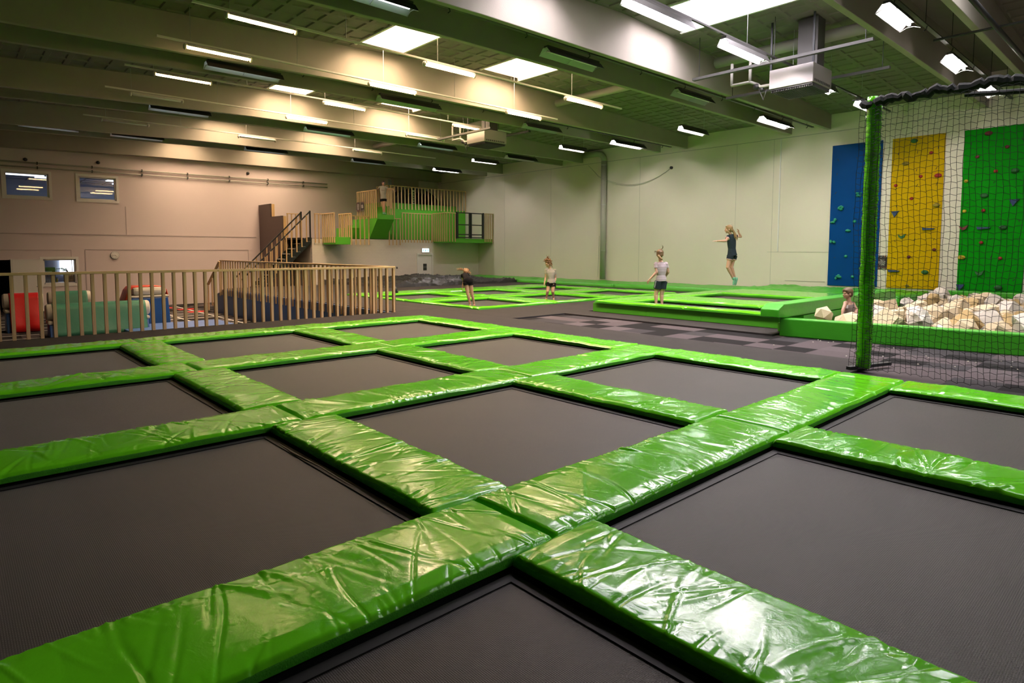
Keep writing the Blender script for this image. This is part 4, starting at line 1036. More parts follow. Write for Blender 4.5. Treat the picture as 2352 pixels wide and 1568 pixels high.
board('green', 0.80, 2.36, 'greenboard', [(1.78, 4.94, 'oval', 'holdmaroon'), (1.33, 4.5, 'knob', 'holdmaroon'), (2.02, 4.29, 'knob', 'holdmaroon'), (1.56, 3.83, 'knob', 'holdred'), (1.12, 3.81, 'oval', 'holdgreen'), (2.26, 3.6, 'knob', 'holdyellow'), (1.8, 3.14, 'oval', 'holdgreen'), (1.1, 2.92, 'tri', 'holdblue'), (2.26, 2.71, 'knob', 'holdyellow'), (1.8, 2.71, 'knob', 'holdred'), (2.26, 2.22, 'horn', 'holdmaroon'), (1.77, 2.2, 'ledge', 'holdblue'), (1.32, 2.2, 'oval', 'holdgreen'), (1.81, 1.77, 'knob', 'holdred'), (2.27, 1.33, 'oval', 'holdyellow'), (1.34, 1.31, 'knob', 'holdred'), (1.81, 0.87, 'horn', 'holdgreen'), (2.26, 0.44, 'tri', 'holdblue'), (1.35, 0.46, 'oval', 'holdgreen')], 'green climbing board with dark and yellow holds behind the net')
poster('poster', (XR-0.012, 4.43, 1.15), (0, 0, -math.pi/2), 0.36, 0.44, ['Max. 1', 'person på', 'klatrevæg', 'ad gang'], 'small dark poster with white lettering between the blue and yellow boards', None, True, 0.05)

def foam_pit():
    r = empty('foam_pit', (12.0, 0.0, -0.04), 0, 'long green vinyl walled foam pit along the checkered carpet', 'foam pit')
    P = [(8.92, 2.56), (9.46, -1.0), (9.76, -3.2)]
    for (a, c) in zip(P, P[1:]):
        b = MB(); b.prism([(a[0]-12, a[1], 0), (c[0]-12, c[1], 0), (c[0]-12+0.26, c[1], 0), (a[0]-12+0.26, a[1], 0)], (0, 0, 0.33)); b.build('front_wall', 'greensatin', r, bevel=0.02)
    b = MB(); b.box(7.5, 7.9, -3.2, 2.44, 0, 0.40); b.build('rear_wall', 'greensatin', r, bevel=0.02)
    b = MB(); b.box(-2.6, 7.5, -3.2, 2.3, -0.58, -0.5); b.build('pit_floor', 'deck', r)
    b = empty('padded_beam', (9.0, 2.64, 0), 0, 'thick green padded beam between the raised trampolines and the foam pit', 'padding')
    m = MB(); m.prism([(-0.30, 0.18, 0.31), (-0.30, 0.18, 0.46), (-0.10, 0.17, 0.55), (6.1, 0.17, 0.55), (6.1, 0.17, 0.30), (0, 0.17, 0.30)], (0, -0.34, 0)); m.build('pad_body', 'greensatin', b, bevel=0.02)
    m = MB(); m.box(0.75, 6.1, -0.17, 0.16, 0.17, 0.29); m.build('lower_mat', 'greensatin', b, bevel=0.01)
    m = MB(); m.box(0.3, 6.1, -0.08, 0.12, -0.0, 0.165); m.build('base_board', 'greenpaint', b, bevel=0.01)
foam_pit()
def foam_block(rn, s, ragged=0.12):
    bm = bmesh.new()
    if rn.random() < 0.55:
        bmesh.ops.create_cube(bm, size=s)
        bmesh.ops.bevel(bm, geom=[e for e in bm.edges if rn.random() < 0.5], offset=s*rn.uniform(0.08, 0.22), segments=1, affect='EDGES')
    else:
        bmesh.ops.create_icosphere(bm, subdivisions=1, radius=s*0.62)
    if rn.random() < 0.35:
        bmesh.ops.subdivide_edges(bm, edges=bm.edges[:], cuts=2, use_grid_fill=True)
        for v in bm.verts: v.co += Vector([rn.gauss(0, s*0.022) for _ in range(3)])
    for v in bm.verts: v.co *= 1 + rn.uniform(-ragged, ragged)
    me = bpy.data.meshes.new('foam_block'); bm.to_mesh(me); bm.free(); return me
def foam_heap():
    rn = random.Random(21)
    kinds = [('foam1', 'cream foam block in the foam pit'), ('foam2', 'white foam block in the foam pit'), ('foam3', 'tan ragged foam block in the foam pit')]
    lib = {k: [] for k, _ in kinds}
    for k, _ in kinds:
        for i in range(7):
            me = foam_block(rn, rn.uniform(0.26, 0.35), 0.12 if k == 'foam3' else 0.06); me.materials.append(M[k]); lib[k].append(me)
    def put(x, y, z, k, label, rot=None, sc=None, me=None):
        o = bpy.data.objects.new('foam_block', me or rn.choice(lib[k])); COL.objects.link(o); o.location = (x, y, z)
        o.rotation_euler = rot or [rn.uniform(0, 6.28) for _ in range(3)]; q = sc or rn.uniform(0.9, 1.1); o.scale = (q, q, q)
        tag(o, label, 'foam block', 'foam blocks heaped in the foam pit'); return o
    x = 9.62; i = 0
    while x < 18.9:
        y = 2.2
        while y > -2.9:
            px, py = x+rn.uniform(-0.1, 0.1), y+rn.uniform(-0.1, 0.1)
            fr = 9.2+(2.56-py)*0.155
            if px > fr+0.24 and py < 2.25 and not (9.4 < px < 11.3 and 1.3 < py < 2.6):
                k, lab = kinds[rn.choices((0, 1, 2), (5, 4, 2))[0]]
                base = 0.02 + 0.15*min(1, (2.4-py)/1.5) if px < 12 else 0.12
                put(px, py, base+rn.uniform(-0.08, 0.22), k, lab); i += 1
            y -= 0.37
        x += 0.40 if x < 13 else 0.66
    put(9.62, 2.06, 0.34, 'foam1', 'rounded many sided cream foam block at the padded beam end of the pit', (0.3, 0.2, 0.5), 1.15, lib['foam1'][0])
    bm = bmesh.new(); bmesh.ops.create_icosphere(bm, subdivisions=1, radius=0.150)
    me = bpy.data.meshes.new('foam_block'); bm.to_mesh(me); bm.free(); me.materials.append(M['foam1'])
    COL.objects[-1].data = me
    put(9.60, 1.62, 0.2, 'foam1', 'large ragged cream foam block in front of the boy', (0.2, 0.5, 0.4), 1.25, lib['foam3'][1].copy()).data.materials[0] = M['foam1']
    put(9.62, 1.18, 0.12, 'foam2', 'white foam block at the pit wall below the boy', (0.3, 0.2, 0.8), 1.0)
    put(9.55, 2.2, 0.06, 'foam1', 'flat cream foam scrap at the corner of the pit', (0.1, 0.1, 0.6), 0.9)
foam_heap()

def net_cage():
    r = empty('safety_net', (6.36, 0.32, 0), 0, 'black safety net hung from a green padded post at the right', 'net')
    rn = random.Random(5)
    p = MB(); pts = []; rs = []
    for i in range(60):
        z = 0.03+3.36*i/59; pts.append((0.004*math.sin(i*1.7), 0.004*math.cos(i*2.3), z)); rs.append(0.083+0.004*math.sin(i*2.9)+rn.uniform(-0.002, 0.002))
    p.tube(pts, rs, 20); p.build('padded_post', 'green', r, smooth=True)
    f = MB(); f.bar((-0.16, 0.12, 0.02), (0.62, -0.12, 0.02), 0.06, 0.04); f.build('foot_bar', 'blackmetal', r)
    # top bar with bunched net rolled round it
    t = MB(); L = 3.0; pts = []; rs = []
    for i in range(80):
        y = 0.14-L*i/79; pts.append((-0.05+0.012*rn.uniform(-1, 1), y, 3.33+0.02*rn.uniform(-1, 1)-0.02*math.sin(i*0.5))); rs.append(0.05+rn.uniform(-0.012, 0.016))
    t.tube(pts, rs, 8); t.build('top_bar_with_rolled_net', 'net', r)
    q = MB(); q.tube([(-0.05, 0.24, 3.385), (-0.05, 0.1, 3.375)], 0.008, 6); q.build('bar_pin', 'blackmetal', r)
    q = MB(); q.tube([(0.35, -0.85, 3.33), (0.33, -1.4, 3.27), (0.3, -2.8, 3.2)], 0.03, 8); q.build('rear_bar', 'net', r)
    n = MB(); cw, ch = 0.058, 0.070
    ny, nz = 50, 46
    ph = [rn.uniform(0, 6.28) for _ in range(6)]
    def pt(i, j, hi):
        y = 0.13-i*cw; z = 0.03+j*ch
        sag = 0.035*math.sin(y*2.2+ph[0])*(j/nz)**2 + 0.02*math.sin(y*5+ph[1]+z)
        z2 = z + (0.011 if (i+j) % 2 else -0.011) + sag*0.6 + (0.006 if hi else -0.006)
        return Vector((-0.105 + 0.03*math.sin(z*1.7+y*1.3+ph[2]) + 0.012*math.sin(y*7+z*3), y + 0.012*math.sin(z*3.1+ph[3]+y*2) + 0.006*math.sin(z*11+i), z2))
    rad = 0.0028
    def seg(a, b):
        d = (b-a); t_ = d.normalized(); u = t_.orthogonal().normalized()*rad; v = t_.cross(u)
        n.add([a+u, a-u*0.5+v*0.87, a-u*0.5-v*0.87, b+u, b-u*0.5+v*0.87, b-u*0.5-v*0.87], [(0, 1, 4, 3), (1, 2, 5, 4), (2, 0, 3, 5)])
    for i in range(ny+1):
        for j in range(nz+1):
            a = pt(i, j, 0); b_ = pt(i, j, 1)
            n_ = 0
            seg(a, b_)
            if j < nz: seg(b_, pt(i, j+1, 0))
            if i < ny: seg(b_ if (i+j) % 2 == 0 else a, pt(i+1, j, 0 if (i+j) % 2 == 0 else 1) if False else (pt(i+1, j, 0)))
    n.build('net_mesh', 'net', r)
    # cords lashed round the post, and the gathered edge
    w = MB()
    for j in range(0, nz):
        z = 0.05+j*ch; pp = [(0.092*math.cos(a), 0.092*math.sin(a), z+0.01*math.sin(3*a+j)+0.012*(a/3.3-1)) for a in [math.pi*0.45+k*math.pi*1.25/8 for k in range(9)]]
        w.tube(pp, 0.0028, 3, cap=False)
    for a in (math.pi*0.75, math.pi*1.03, math.pi*1.32):
        w.tube([(0.092*math.cos(a+0.05*math.sin(j*0.7)), 0.092*math.sin(a+0.05*math.sin(j*0.7)), 0.04+j*ch) for j in range(nz+1)], 0.0028, 3, cap=False)
    for j in range(nz*2):
        z = 0.05+j*ch/2; w.tube([(-0.09, -0.03, z), (-0.105+rn.uniform(-0.012, 0.01), -0.085+rn.uniform(-0.02, 0.02), z+rn.uniform(-0.04, 0.04)), (-0.105, -0.125-rn.uniform(0, 0.03), z+rn.uniform(-0.04, 0.04))], 0.003, 3, cap=False)
    w.build('lashing', 'net', r)
net_cage()
def crumbs():
    rn = random.Random(4); b = MB()
    for _ in range(26):
        x, y = rn.uniform(7.4, 9.0), rn.uniform(-1.6, 2.4); b.ell((x, y, -0.03), (0.012, 0.012, 0.008), 6, 4)
    o = b.build('foam_crumbs', 'foam2'); tag(o, 'white foam crumbs scattered on the checkered carpet', 'crumbs', None, 'stuff')
crumbs()

# ------------------------------------------------------------------ soft play floor, far wall fittings
def vault(x0, x1, yf, zt, cloth, label, depth=0.75, cloth_to=-0.98, right_roll=True):
    """gym vault: blue tapered base, cream layer and cream roll, cloth hung over the roll to the front"""
    w = x1-x0; H = zt+1.0; rr = 0.23; d = depth
    r = empty('gym_vault', (x0, yf, -1.0), 0, label, 'gym vault', 'padded gym vaults on the play floor')
    b = MB(); zb = H-2*rr-0.12
    b.prism([(0.04, 0, 0), (0.04, d, 0), (0.04, d*0.8, zb), (0.04, d*0.14, zb)], (w-0.08, 0, 0)); b.build('base', 'bluevinyl', r, bevel=0.02)
    b = MB(); b.box(0.0, w, d*0.12, d*0.82, zb+0.004, zb+0.115); b.build('cream_layer', 'whitevinyl', r, bevel=0.04)
    b = MB(); n = 18
    b.tube([(-0.02, d*0.46, H-rr), (0.02, d*0.46, H-rr), (w-0.02, d*0.46, H-rr), (w+0.02, d*0.46, H-rr)], [rr*0.86, rr, rr, rr*0.86], 20); b.build('roll', 'whitevinyl', r, smooth=True)
    prof = [(d*0.46+rr*1.04, 0.25)]
    for k in range(13):
        a = math.pi*k/12; prof.append((d*0.46+rr*1.05*math.cos(a), H-rr+rr*1.05*math.sin(a)))
    prof += [(d*0.06, zb+0.15), (0.03, zb*0.8), (-0.03, zb*0.4), (-0.05, cloth_to+1.0)]
    b = MB(); xa, xb = 0.13, w-0.10; vs = []; nx = 22; rn = random.Random(len(label))
    ph = [rn.uniform(0, 6) for _ in range(3)]
    for (y, z) in prof:
        for i in range(nx+1):
            u = i/nx; f = max(0, (H*0.75-z))
            vs.append((xa+(xb-xa)*u, y+0.02*f*math.sin(9*u+ph[0]+z*3)*(1 if y < d*0.46 else -1), z))
    fs = [(j*(nx+1)+i, j*(nx+1)+i+1, (j+1)*(nx+1)+i+1, (j+1)*(nx+1)+i) for j in range(len(prof)-1) for i in range(nx)]
    o = b.add(vs, fs).build('cloth_cover', cloth, r, smooth=True); s = o.modifiers.new('thickness', 'SOLIDIFY'); s.thickness = 0.012
    return r
vault(-0.93, 0.02, 21.4, 0.17, 'redvinyl', 'padded gym vault under a bright red cloth at the left end of the play floor', 0.9)
vault(-0.10, 2.48, 19.35, -0.06, 'tealvinyl', 'long padded gym vault under a sea green cloth in front of the play floor', 0.75)
vault(0.36, 1.55, 23.4, 0.08, 'tealvinyl', 'short padded gym vault under a sea green cloth, behind the long one', 0.75)
def tall_vault():
    r = empty('gym_vault', (2.78, 21.0, -1.0), 0, 'tall blue padded vault with an orange red cloth over its cream top', 'gym vault', 'padded gym vaults on the play floor')
    b = MB(); b.prism([(-0.72, 0, 0), (0.66, 0, 0), (0.60, 0, 0.92), (-0.48, 0, 0.92)], (0, 1.3, 0)); b.build('base', 'bluevinyl', r, bevel=0.03)
    b = MB(); b.box(-0.50, 0.62, -0.02, 1.32, 0.925, 1.0); b.build('cream_layer', 'whitevinyl', r, bevel=0.03)
    b = MB(); b.box(-0.44, 0.56, -0.01, 1.30, 1.005, 1.26); b.build('cream_block', 'whitevinyl', r, bevel=0.10)
    prof = [(-0.72, 0.55), (-0.62, 0.8), (-0.50, 1.15), (-0.40, 1.27), (-0.2, 1.29), (0.3, 1.285), (0.5, 1.27), (0.60, 1.16), (0.66, 0.9)]
    b = MB(); vs = []; fs = []
    for (x, z) in prof: vs += [(x, 0.16, z), (x, 0.5, z+0.004), (x, 0.9, z), (x, 1.22, z)]
    for j in range(len(prof)-1):
        for i in range(3): fs.append((j*4+i, j*4+i+1, (j+1)*4+i+1, (j+1)*4+i))
    o = b.add(vs, fs).build('cloth_cover', 'orangevinyl', r, smooth=True); s = o.modifiers.new('thickness', 'SOLIDIFY'); s.thickness = 0.014
tall_vault()
b = MB(); b.box(-1.5, 1.5, -2.0, 2.1, 0, 0.11); tag(b.build('floor_mat', 'bluelight', loc=(3.25, 18.3, -1.0), bevel=0.015), 'flat light blue mat lying on the play floor behind the railing', 'mat')
def floor_lines():
    b = MB(); z0, z1 = -0.9995, -0.997
    for k in range(11): y = 15.8+k*0.95; b.box(-4.2, -0.2 if y < 21 else 5.6, y, y+0.07, z0, z1)
    for k in range(6): y = 19.9+k*0.8; b.box(3.6, 5.7, y, y+0.06, z0, z1)
    for x in (-2.6, 1.7, 4.1, 5.3): b.box(x, x+0.09, 14, 28.5, z0, z1+0.0005)
    struct(b.build('floor_marking', 'whiteline'))
    c = MB()
    for (x, y) in ((5.0, 24.6), (5.0, 26.0), (4.4, 27.2)): c.box(x, x+0.7, y, y+0.6, z0, z1+0.001)
    struct(c.build('floor_red_tile', 'redtile'))
floor_lines()

def clock():
    r = empty('wall_clock', (3.32, YL-0.001, 1.28), 0, 'round white wall clock with a chrome rim on the far wall', 'clock')
    b = MB(); b.tube([(0, 0, 0), (0, -0.05, 0)], [0.17, 0.165], 32)
    b.build('rim', 'steel', r, smooth=False)
    b = MB(); b.tube([(0, -0.05, 0), (0, -0.054, 0)], 0.15, 32); f = b.build('face', 'whitepaint', r)
    b = MB()
    for k in range(12):
        a = k*math.pi/6; s = 0.13; b.bar((s*math.sin(a), -0.056, s*math.cos(a)), (0.105*math.sin(a), -0.056, 0.105*math.cos(a)), 0.012, 0.003, (0, 1, 0))
    b.build('hour_marks', 'black', f)
    for nm, a, l, w in (('hour_hand', math.radians(138), 0.075, 0.012), ('minute_hand', math.radians(262), 0.11, 0.008)):
        b = MB(); b.bar((0, -0.058, 0), (l*math.sin(a), -0.058, l*math.cos(a)), w, 0.003, (0, 1, 0)); b.build(nm, 'black', r)
clock()
def far_windows():
    k = 20
    for (x0, x1, z0, z1) in [(-0.28, 1.12, 3.62, 4.58), (2.13, 3.47, 3.62, 4.58), (0.80, 1.90, 0.10, 1.12)]:
        k += 1
        b = MB(); f = 0.10
        b.box(x0-f, x1+f, YL-0.03, YL+0.02, z1, z1+f); b.box(x0-f, x1+f, YL-0.03, YL+0.02, z0-f, z0); b.box(x0-f, x0, YL-0.03, YL+0.02, z0, z1); b.box(x1, x1+f, YL-0.03, YL+0.02, z0, z1)
        i = 0.05
        b.box(x0, x1, YL+0.02, YL+0.2, z1-i, z1); b.box(x0, x1, YL+0.02, YL+0.2, z0, z0+i); b.box(x0, x0+i, YL+0.02, YL+0.2, z0, z1); b.box(x1-i, x1, YL+0.02, YL+0.2, z0, z1)
        o = b.build('window_%d' % k, 'whitepaint'); struct(o)
        g = MB(); g.box(x0+i, x1-i, YL+0.10, YL+0.106, z0+i, z1-i); g.build('window_pane', 'glass', o)
    # room behind the upper windows
    b = MB(); y0, y1 = YL+0.25, YL+5.2
    b.box(-3.4, 5.4, y1, y1+0.1, 3.2, 4.75); b.box(-3.5, -3.4, y0, y1, 3.2, 4.75); b.box(5.4, 5.5, y0, y1, 3.2, 4.75); b.box(-3.4, 5.4, y0, y1, 3.1, 3.2); b.box(-3.4, 5.4, y0, y1, 4.75, 4.85)
    struct(b.build('wall_office', 'office'))
    b = MB()
    for k_ in range(9): b.box(-3.2+k_, -3.18+k_, y0, y1, 4.735, 4.75)
    for k_ in range(5): b.box(-3.4, 5.4, y0+0.4+k_, y0+0.42+k_, 4.735, 4.75)
    struct(b.build('trim_5', 'lampgrey'))
    for (x, y) in ((-1.0, 31.2), (1.3, 32.5), (3.3, 30.6), (3.9, 31.9), (4.4, 33.3)):
        o = MB().box(-0.3, 0.3, -0.3, 0.3, 0, 0.02).build('office_ceiling_light', 'officelight', loc=(x, y, 4.72)); tag(o, 'square ceiling light seen through the upper far windows', 'ceiling light', 'ceiling lights in the upstairs room')
    o = MB().box(-0.62, 0.62, 0, 0.05, 4.50, 4.60).build('office_strip_light', 'officelight', loc=(0.42, YL+0.5, 0)); tag(o, 'bright strip light at the top of the left upper far window', 'strip light')
    # room behind the lower window and doorway
    b = MB(); y1 = YL+2.6
    b.box(-2.6, 2.8, y1, y1+0.1, -1, 1.3); b.box(-2.7, -2.6, y0, y1, -1, 1.3); b.box(2.8, 2.9, y0, y1, -1, 1.3); b.box(-2.6, 2.8, y0, y1, 1.3, 1.4)
    struct(b.build('wall_kitchen', 'office'))
    b = MB(); b.box(0.0, 0.06, y0, y1, -1, 1.3); b.box(-2.6, 0, y1-0.06, y1, -1, 1.3); struct(b.build('wall_lobby', 'darkroom'))
    o = MB().box(-0.32, 0.42, 0, 0.04, -0.35, 0.42).build('kitchen_daylight_pane', 'officelight', loc=(1.95, YL+2.5, 0.85)); tag(o, 'bright daylight pane seen through the lower far window', 'window')
    fr = empty('drinks_fridge', (1.02, YL+1.4, -1.0), 0, 'dark drinks fridge seen through the lower far window', 'fridge')
    MB().box(-0.42, 0.32, 0, 0.6, 0, 1.75).build('cabinet', 'black', fr); MB().box(-0.3, 0.2, -0.03, -0.01, 0.7, 1.6).build('lit_shelf', 'office', fr)
    q = MB()
    for i in range(6):
        for z in (0.75, 1.05, 1.35): q.tube([(-0.25+i*0.08, -0.07, z), (-0.25+i*0.08, -0.07, z+0.12), (-0.25+i*0.08, -0.07, z+0.17)], [0.025, 0.025, 0.01], 8)
    o = q.build('bottle_rows', 'steel', fr); o['kind'] = 'stuff'
    pl = empty('planter', (1.72, YL+0.45, 0.16), 0, 'wooden planter with dark spiky leaves behind the lower far window', 'planter')
    MB().box(-0.2, 0.2, -0.08, 0.12, 0.0, 0.34).build('box', 'ply', pl)
    rn = random.Random(3); lf = MB()
    for i in range(22):
        a = rn.uniform(2.0, 3.6); l = rn.uniform(0.25, 0.5)
        lf.tube([(0, 0.02, 0.34), (l*0.5*math.cos(a), 0.02+rn.uniform(-.05, .05), 0.34+l*0.5), (l*1.1*math.cos(a), 0.02+rn.uniform(-.08, .08), 0.34+l*0.42*rn.uniform(0.6, 1.3))], [0.008, 0.008, 0.002], 4)
    lf.build('leaves', 'darkroom', pl)
    bt = MB(); bt.tube([(0, 0, 0), (0, 0, 0.12), (0, 0, 0.16), (0, 0, 0.2)], [0.035, 0.035, 0.015, 0.015], 10); tag(bt.build('bottle', 'holdyellow', loc=(1.28, YL+0.45, 0.16), smooth=True), 'small yellow green bottle on the sill of the lower far window', 'bottle')
    MBs = MB().box(0.85, 1.88, YL+0.22, YL+0.7, 0.10, 0.155).build('window_sill_shelf', 'whitepaint'); struct(MBs)
    d = empty('door_2', (-0.18, YL, -1.0)); struct(d)
    MB().box(0.0, 0.93, -0.05, -0.005, 0.01, 2.12).build('door_leaf', 'whitepaint', d)
    MB().box(-0.06, -0.005, -0.05, 0.1, 0, 2.14).build('door_frame', 'whitepaint', d)
    h = MB(); h.tube([(0.86, -0.05, 1.02), (0.86, -0.10, 1.02), (0.72, -0.10, 1.02)], 0.012, 8); h.tube([(0.86, -0.05, 1.16), (0.86, -0.06, 1.16)], 0.03, 12); h.build('door_handle', 'steel', d, smooth=True)
far_windows()

# ------------------------------------------------------------------ people
def remeshed(mb, name, mat, parent, voxel=0.006, smooth=4, fac=0.5):
    me = mb.mesh(name); o = bpy.data.objects.new(name, me); COL.objects.link(o)
    r = o.modifiers.new('r', 'REMESH'); r.mode = 'VOXEL'; r.voxel_size = voxel; r.use_smooth_shade = True
    s = o.modifiers.new('s', 'SMOOTH'); s.factor = fac; s.iterations = smooth
    dg = bpy.context.evaluated_depsgraph_get(); dg.update()
    m2 = bpy.data.meshes.new_from_object(o.evaluated_get(dg)); bpy.data.objects.remove(o); bpy.data.meshes.remove(me)
    m2.materials.clear(); m2.materials.append(M[mat]); m2.polygons.foreach_set('use_smooth', [True]*len(m2.polygons))
    m2.name = name
    q = bpy.data.objects.new(name, m2); COL.objects.link(q); q.parent = parent; return q
def V(*a): return Vector(a)
def basis(f, up=(0, 0, 1)):
    """columns: right, forward, up of a head or hand"""
    f = Vector(f).normalized(); u = Vector(up); r = f.cross(u).normalized(); u = r.cross(f)
    return Matrix((r, f, u)).transposed()
def hand(mb, wrist, direction, palm_n, s=1.0, curl=0.5, side=1):
    """palm with four unequal curled fingers and a thumb from its side"""
    d = Vector(direction).normalized(); n = Vector(palm_n); n = (n-d*n.dot(d)).normalized(); t = d.cross(n)*side
    w = Vector(wrist); R_ = Matrix((t, d, n)).transposed()
    mb.ell(w+d*0.040*s, (0.033*s, 0.046*s, 0.014*s), 12, 8, R_)
    for k, (off, ln) in enumerate(((-0.024, 0.060), (-0.008, 0.068), (0.008, 0.064), (0.023, 0.050))):
        a = w + d*0.075*s + t*off*s; c1 = curl*(0.55+0.12*k); c2 = curl*(1.25+0.1*k)
        d1 = d*math.cos(c1)+n*math.sin(c1); d2 = d*math.cos(c2)+n*math.sin(c2)
        b_ = a+d1*ln*0.5*s; c = b_+d2*ln*0.5*s
        mb.cap(w+d*0.05*s+t*off*0.9*s, a, 0.0085*s, 0.0082*s, 8); mb.cap(a, b_, 0.0080*s, 0.0074*s, 8); mb.cap(b_, c, 0.0074*s, 0.0062*s, 8)
    a = w+d*0.018*s-t*0.026*s; b_ = a+(d*0.6-t*0.75+n*0.25).normalized()*0.032*s; c = b_+(d*0.9-t*0.25+n*0.35).normalized()*0.028*s
    mb.cap(a, b_, 0.011*s, 0.009*s, 8); mb.cap(b_, c, 0.0088*s, 0.007*s, 8)
def foot(mb, ankle, toe_dir, s=1.0, down=(0, 0, -1)):
    a = Vector(ankle); t = Vector(toe_dir).normalized(); dn = Vector(down)
    mb.cap(a-t*0.03*s+dn*0.030*s, a+t*0.09*s+dn*0.042*s, 0.030*s, 0.028*s); mb.cap(a+t*0.08*s+dn*0.045*s, a+t*0.145*s+dn*0.050*s, 0.030*s, 0.019*s)
def head(mb, c, f, s=1.0, up=(0, 0, 1)):
    c = Vector(c); B = basis(f, up)
    P = lambda x, y, z: c + B @ Vector((x*s, y*s, z*s))
    mb.ell(P(0, -0.012, 0.022), (0.074*s, 0.092*s, 0.086*s), 18, 12, B)           # skull
    mb.ell(P(0, 0.022, -0.030), (0.060*s, 0.064*s, 0.080*s), 16, 10, B)           # face and jaw
    mb.ell(P(0, 0.052, -0.086), (0.026*s, 0.026*s, 0.022*s), 10, 7, B)            # chin
    mb.cap(P(0, 0.078, 0.002), P(0, 0.097, -0.030), 0.009*s, 0.014*s, 8)          # nose
    mb.ell(P(0, 0.076, 0.022), (0.042*s, 0.018*s, 0.012*s), 10, 6, B)             # brow
    for q in (-1, 1):
        mb.ell(P(q*0.074, -0.008, -0.015), (0.012*s, 0.022*s, 0.031*s), 10, 7, B) # ears
        mb.ell(P(q*0.038, 0.058, -0.030), (0.022*s, 0.020*s, 0.022*s), 10, 6, B)  # cheeks
    mb.ell(P(0, 0.083, -0.057), (0.024*s, 0.011*s, 0.010*s), 10, 6, B)            # mouth
    return P, B
def torso_rings(sh, hip, g=0.0, W=1.0, low=-0.06, top=True, start=0.0):
    """elliptical rings from below the hips to the neck base along the spine"""
    sL, sR = Vector(sh[0]), Vector(sh[1]); hL, hR = Vector(hip[0]), Vector(hip[1])
    S, H = (sL+sR)/2, (hL+hR)/2; ax = (S-H); L = ax.length; a = ax/L
    xs, xh = (sR-sL).normalized(), (hR-hL).normalized(); hw_s, hw_h = (sR-sL).length/2, (hR-hL).length/2
    R_ = []
    for t, wx, wy in ((low/L, hw_h+0.035, 0.080), (0.0, hw_h+0.055, 0.094), (0.14, hw_h+0.052, 0.092), (0.36, hw_h+0.028, 0.078), (0.60, (hw_h+hw_s)/2+0.025, 0.086), (0.82, hw_s+0.012, 0.084), (0.96, hw_s+0.004, 0.066)) + (((1.06, hw_s*0.55, 0.050), (1.12, 0.046, 0.044)) if top else ()):
        if t < start-1e-6: continue
        xd = (xh.lerp(xs, min(1, max(0, t)))); xd = (xd-a*xd.dot(a)).normalized(); yd = a.cross(xd)
        R_.append((H+a*(t*L), (wx+g)*W, (wy+g)*W, xd, yd))
    return R_
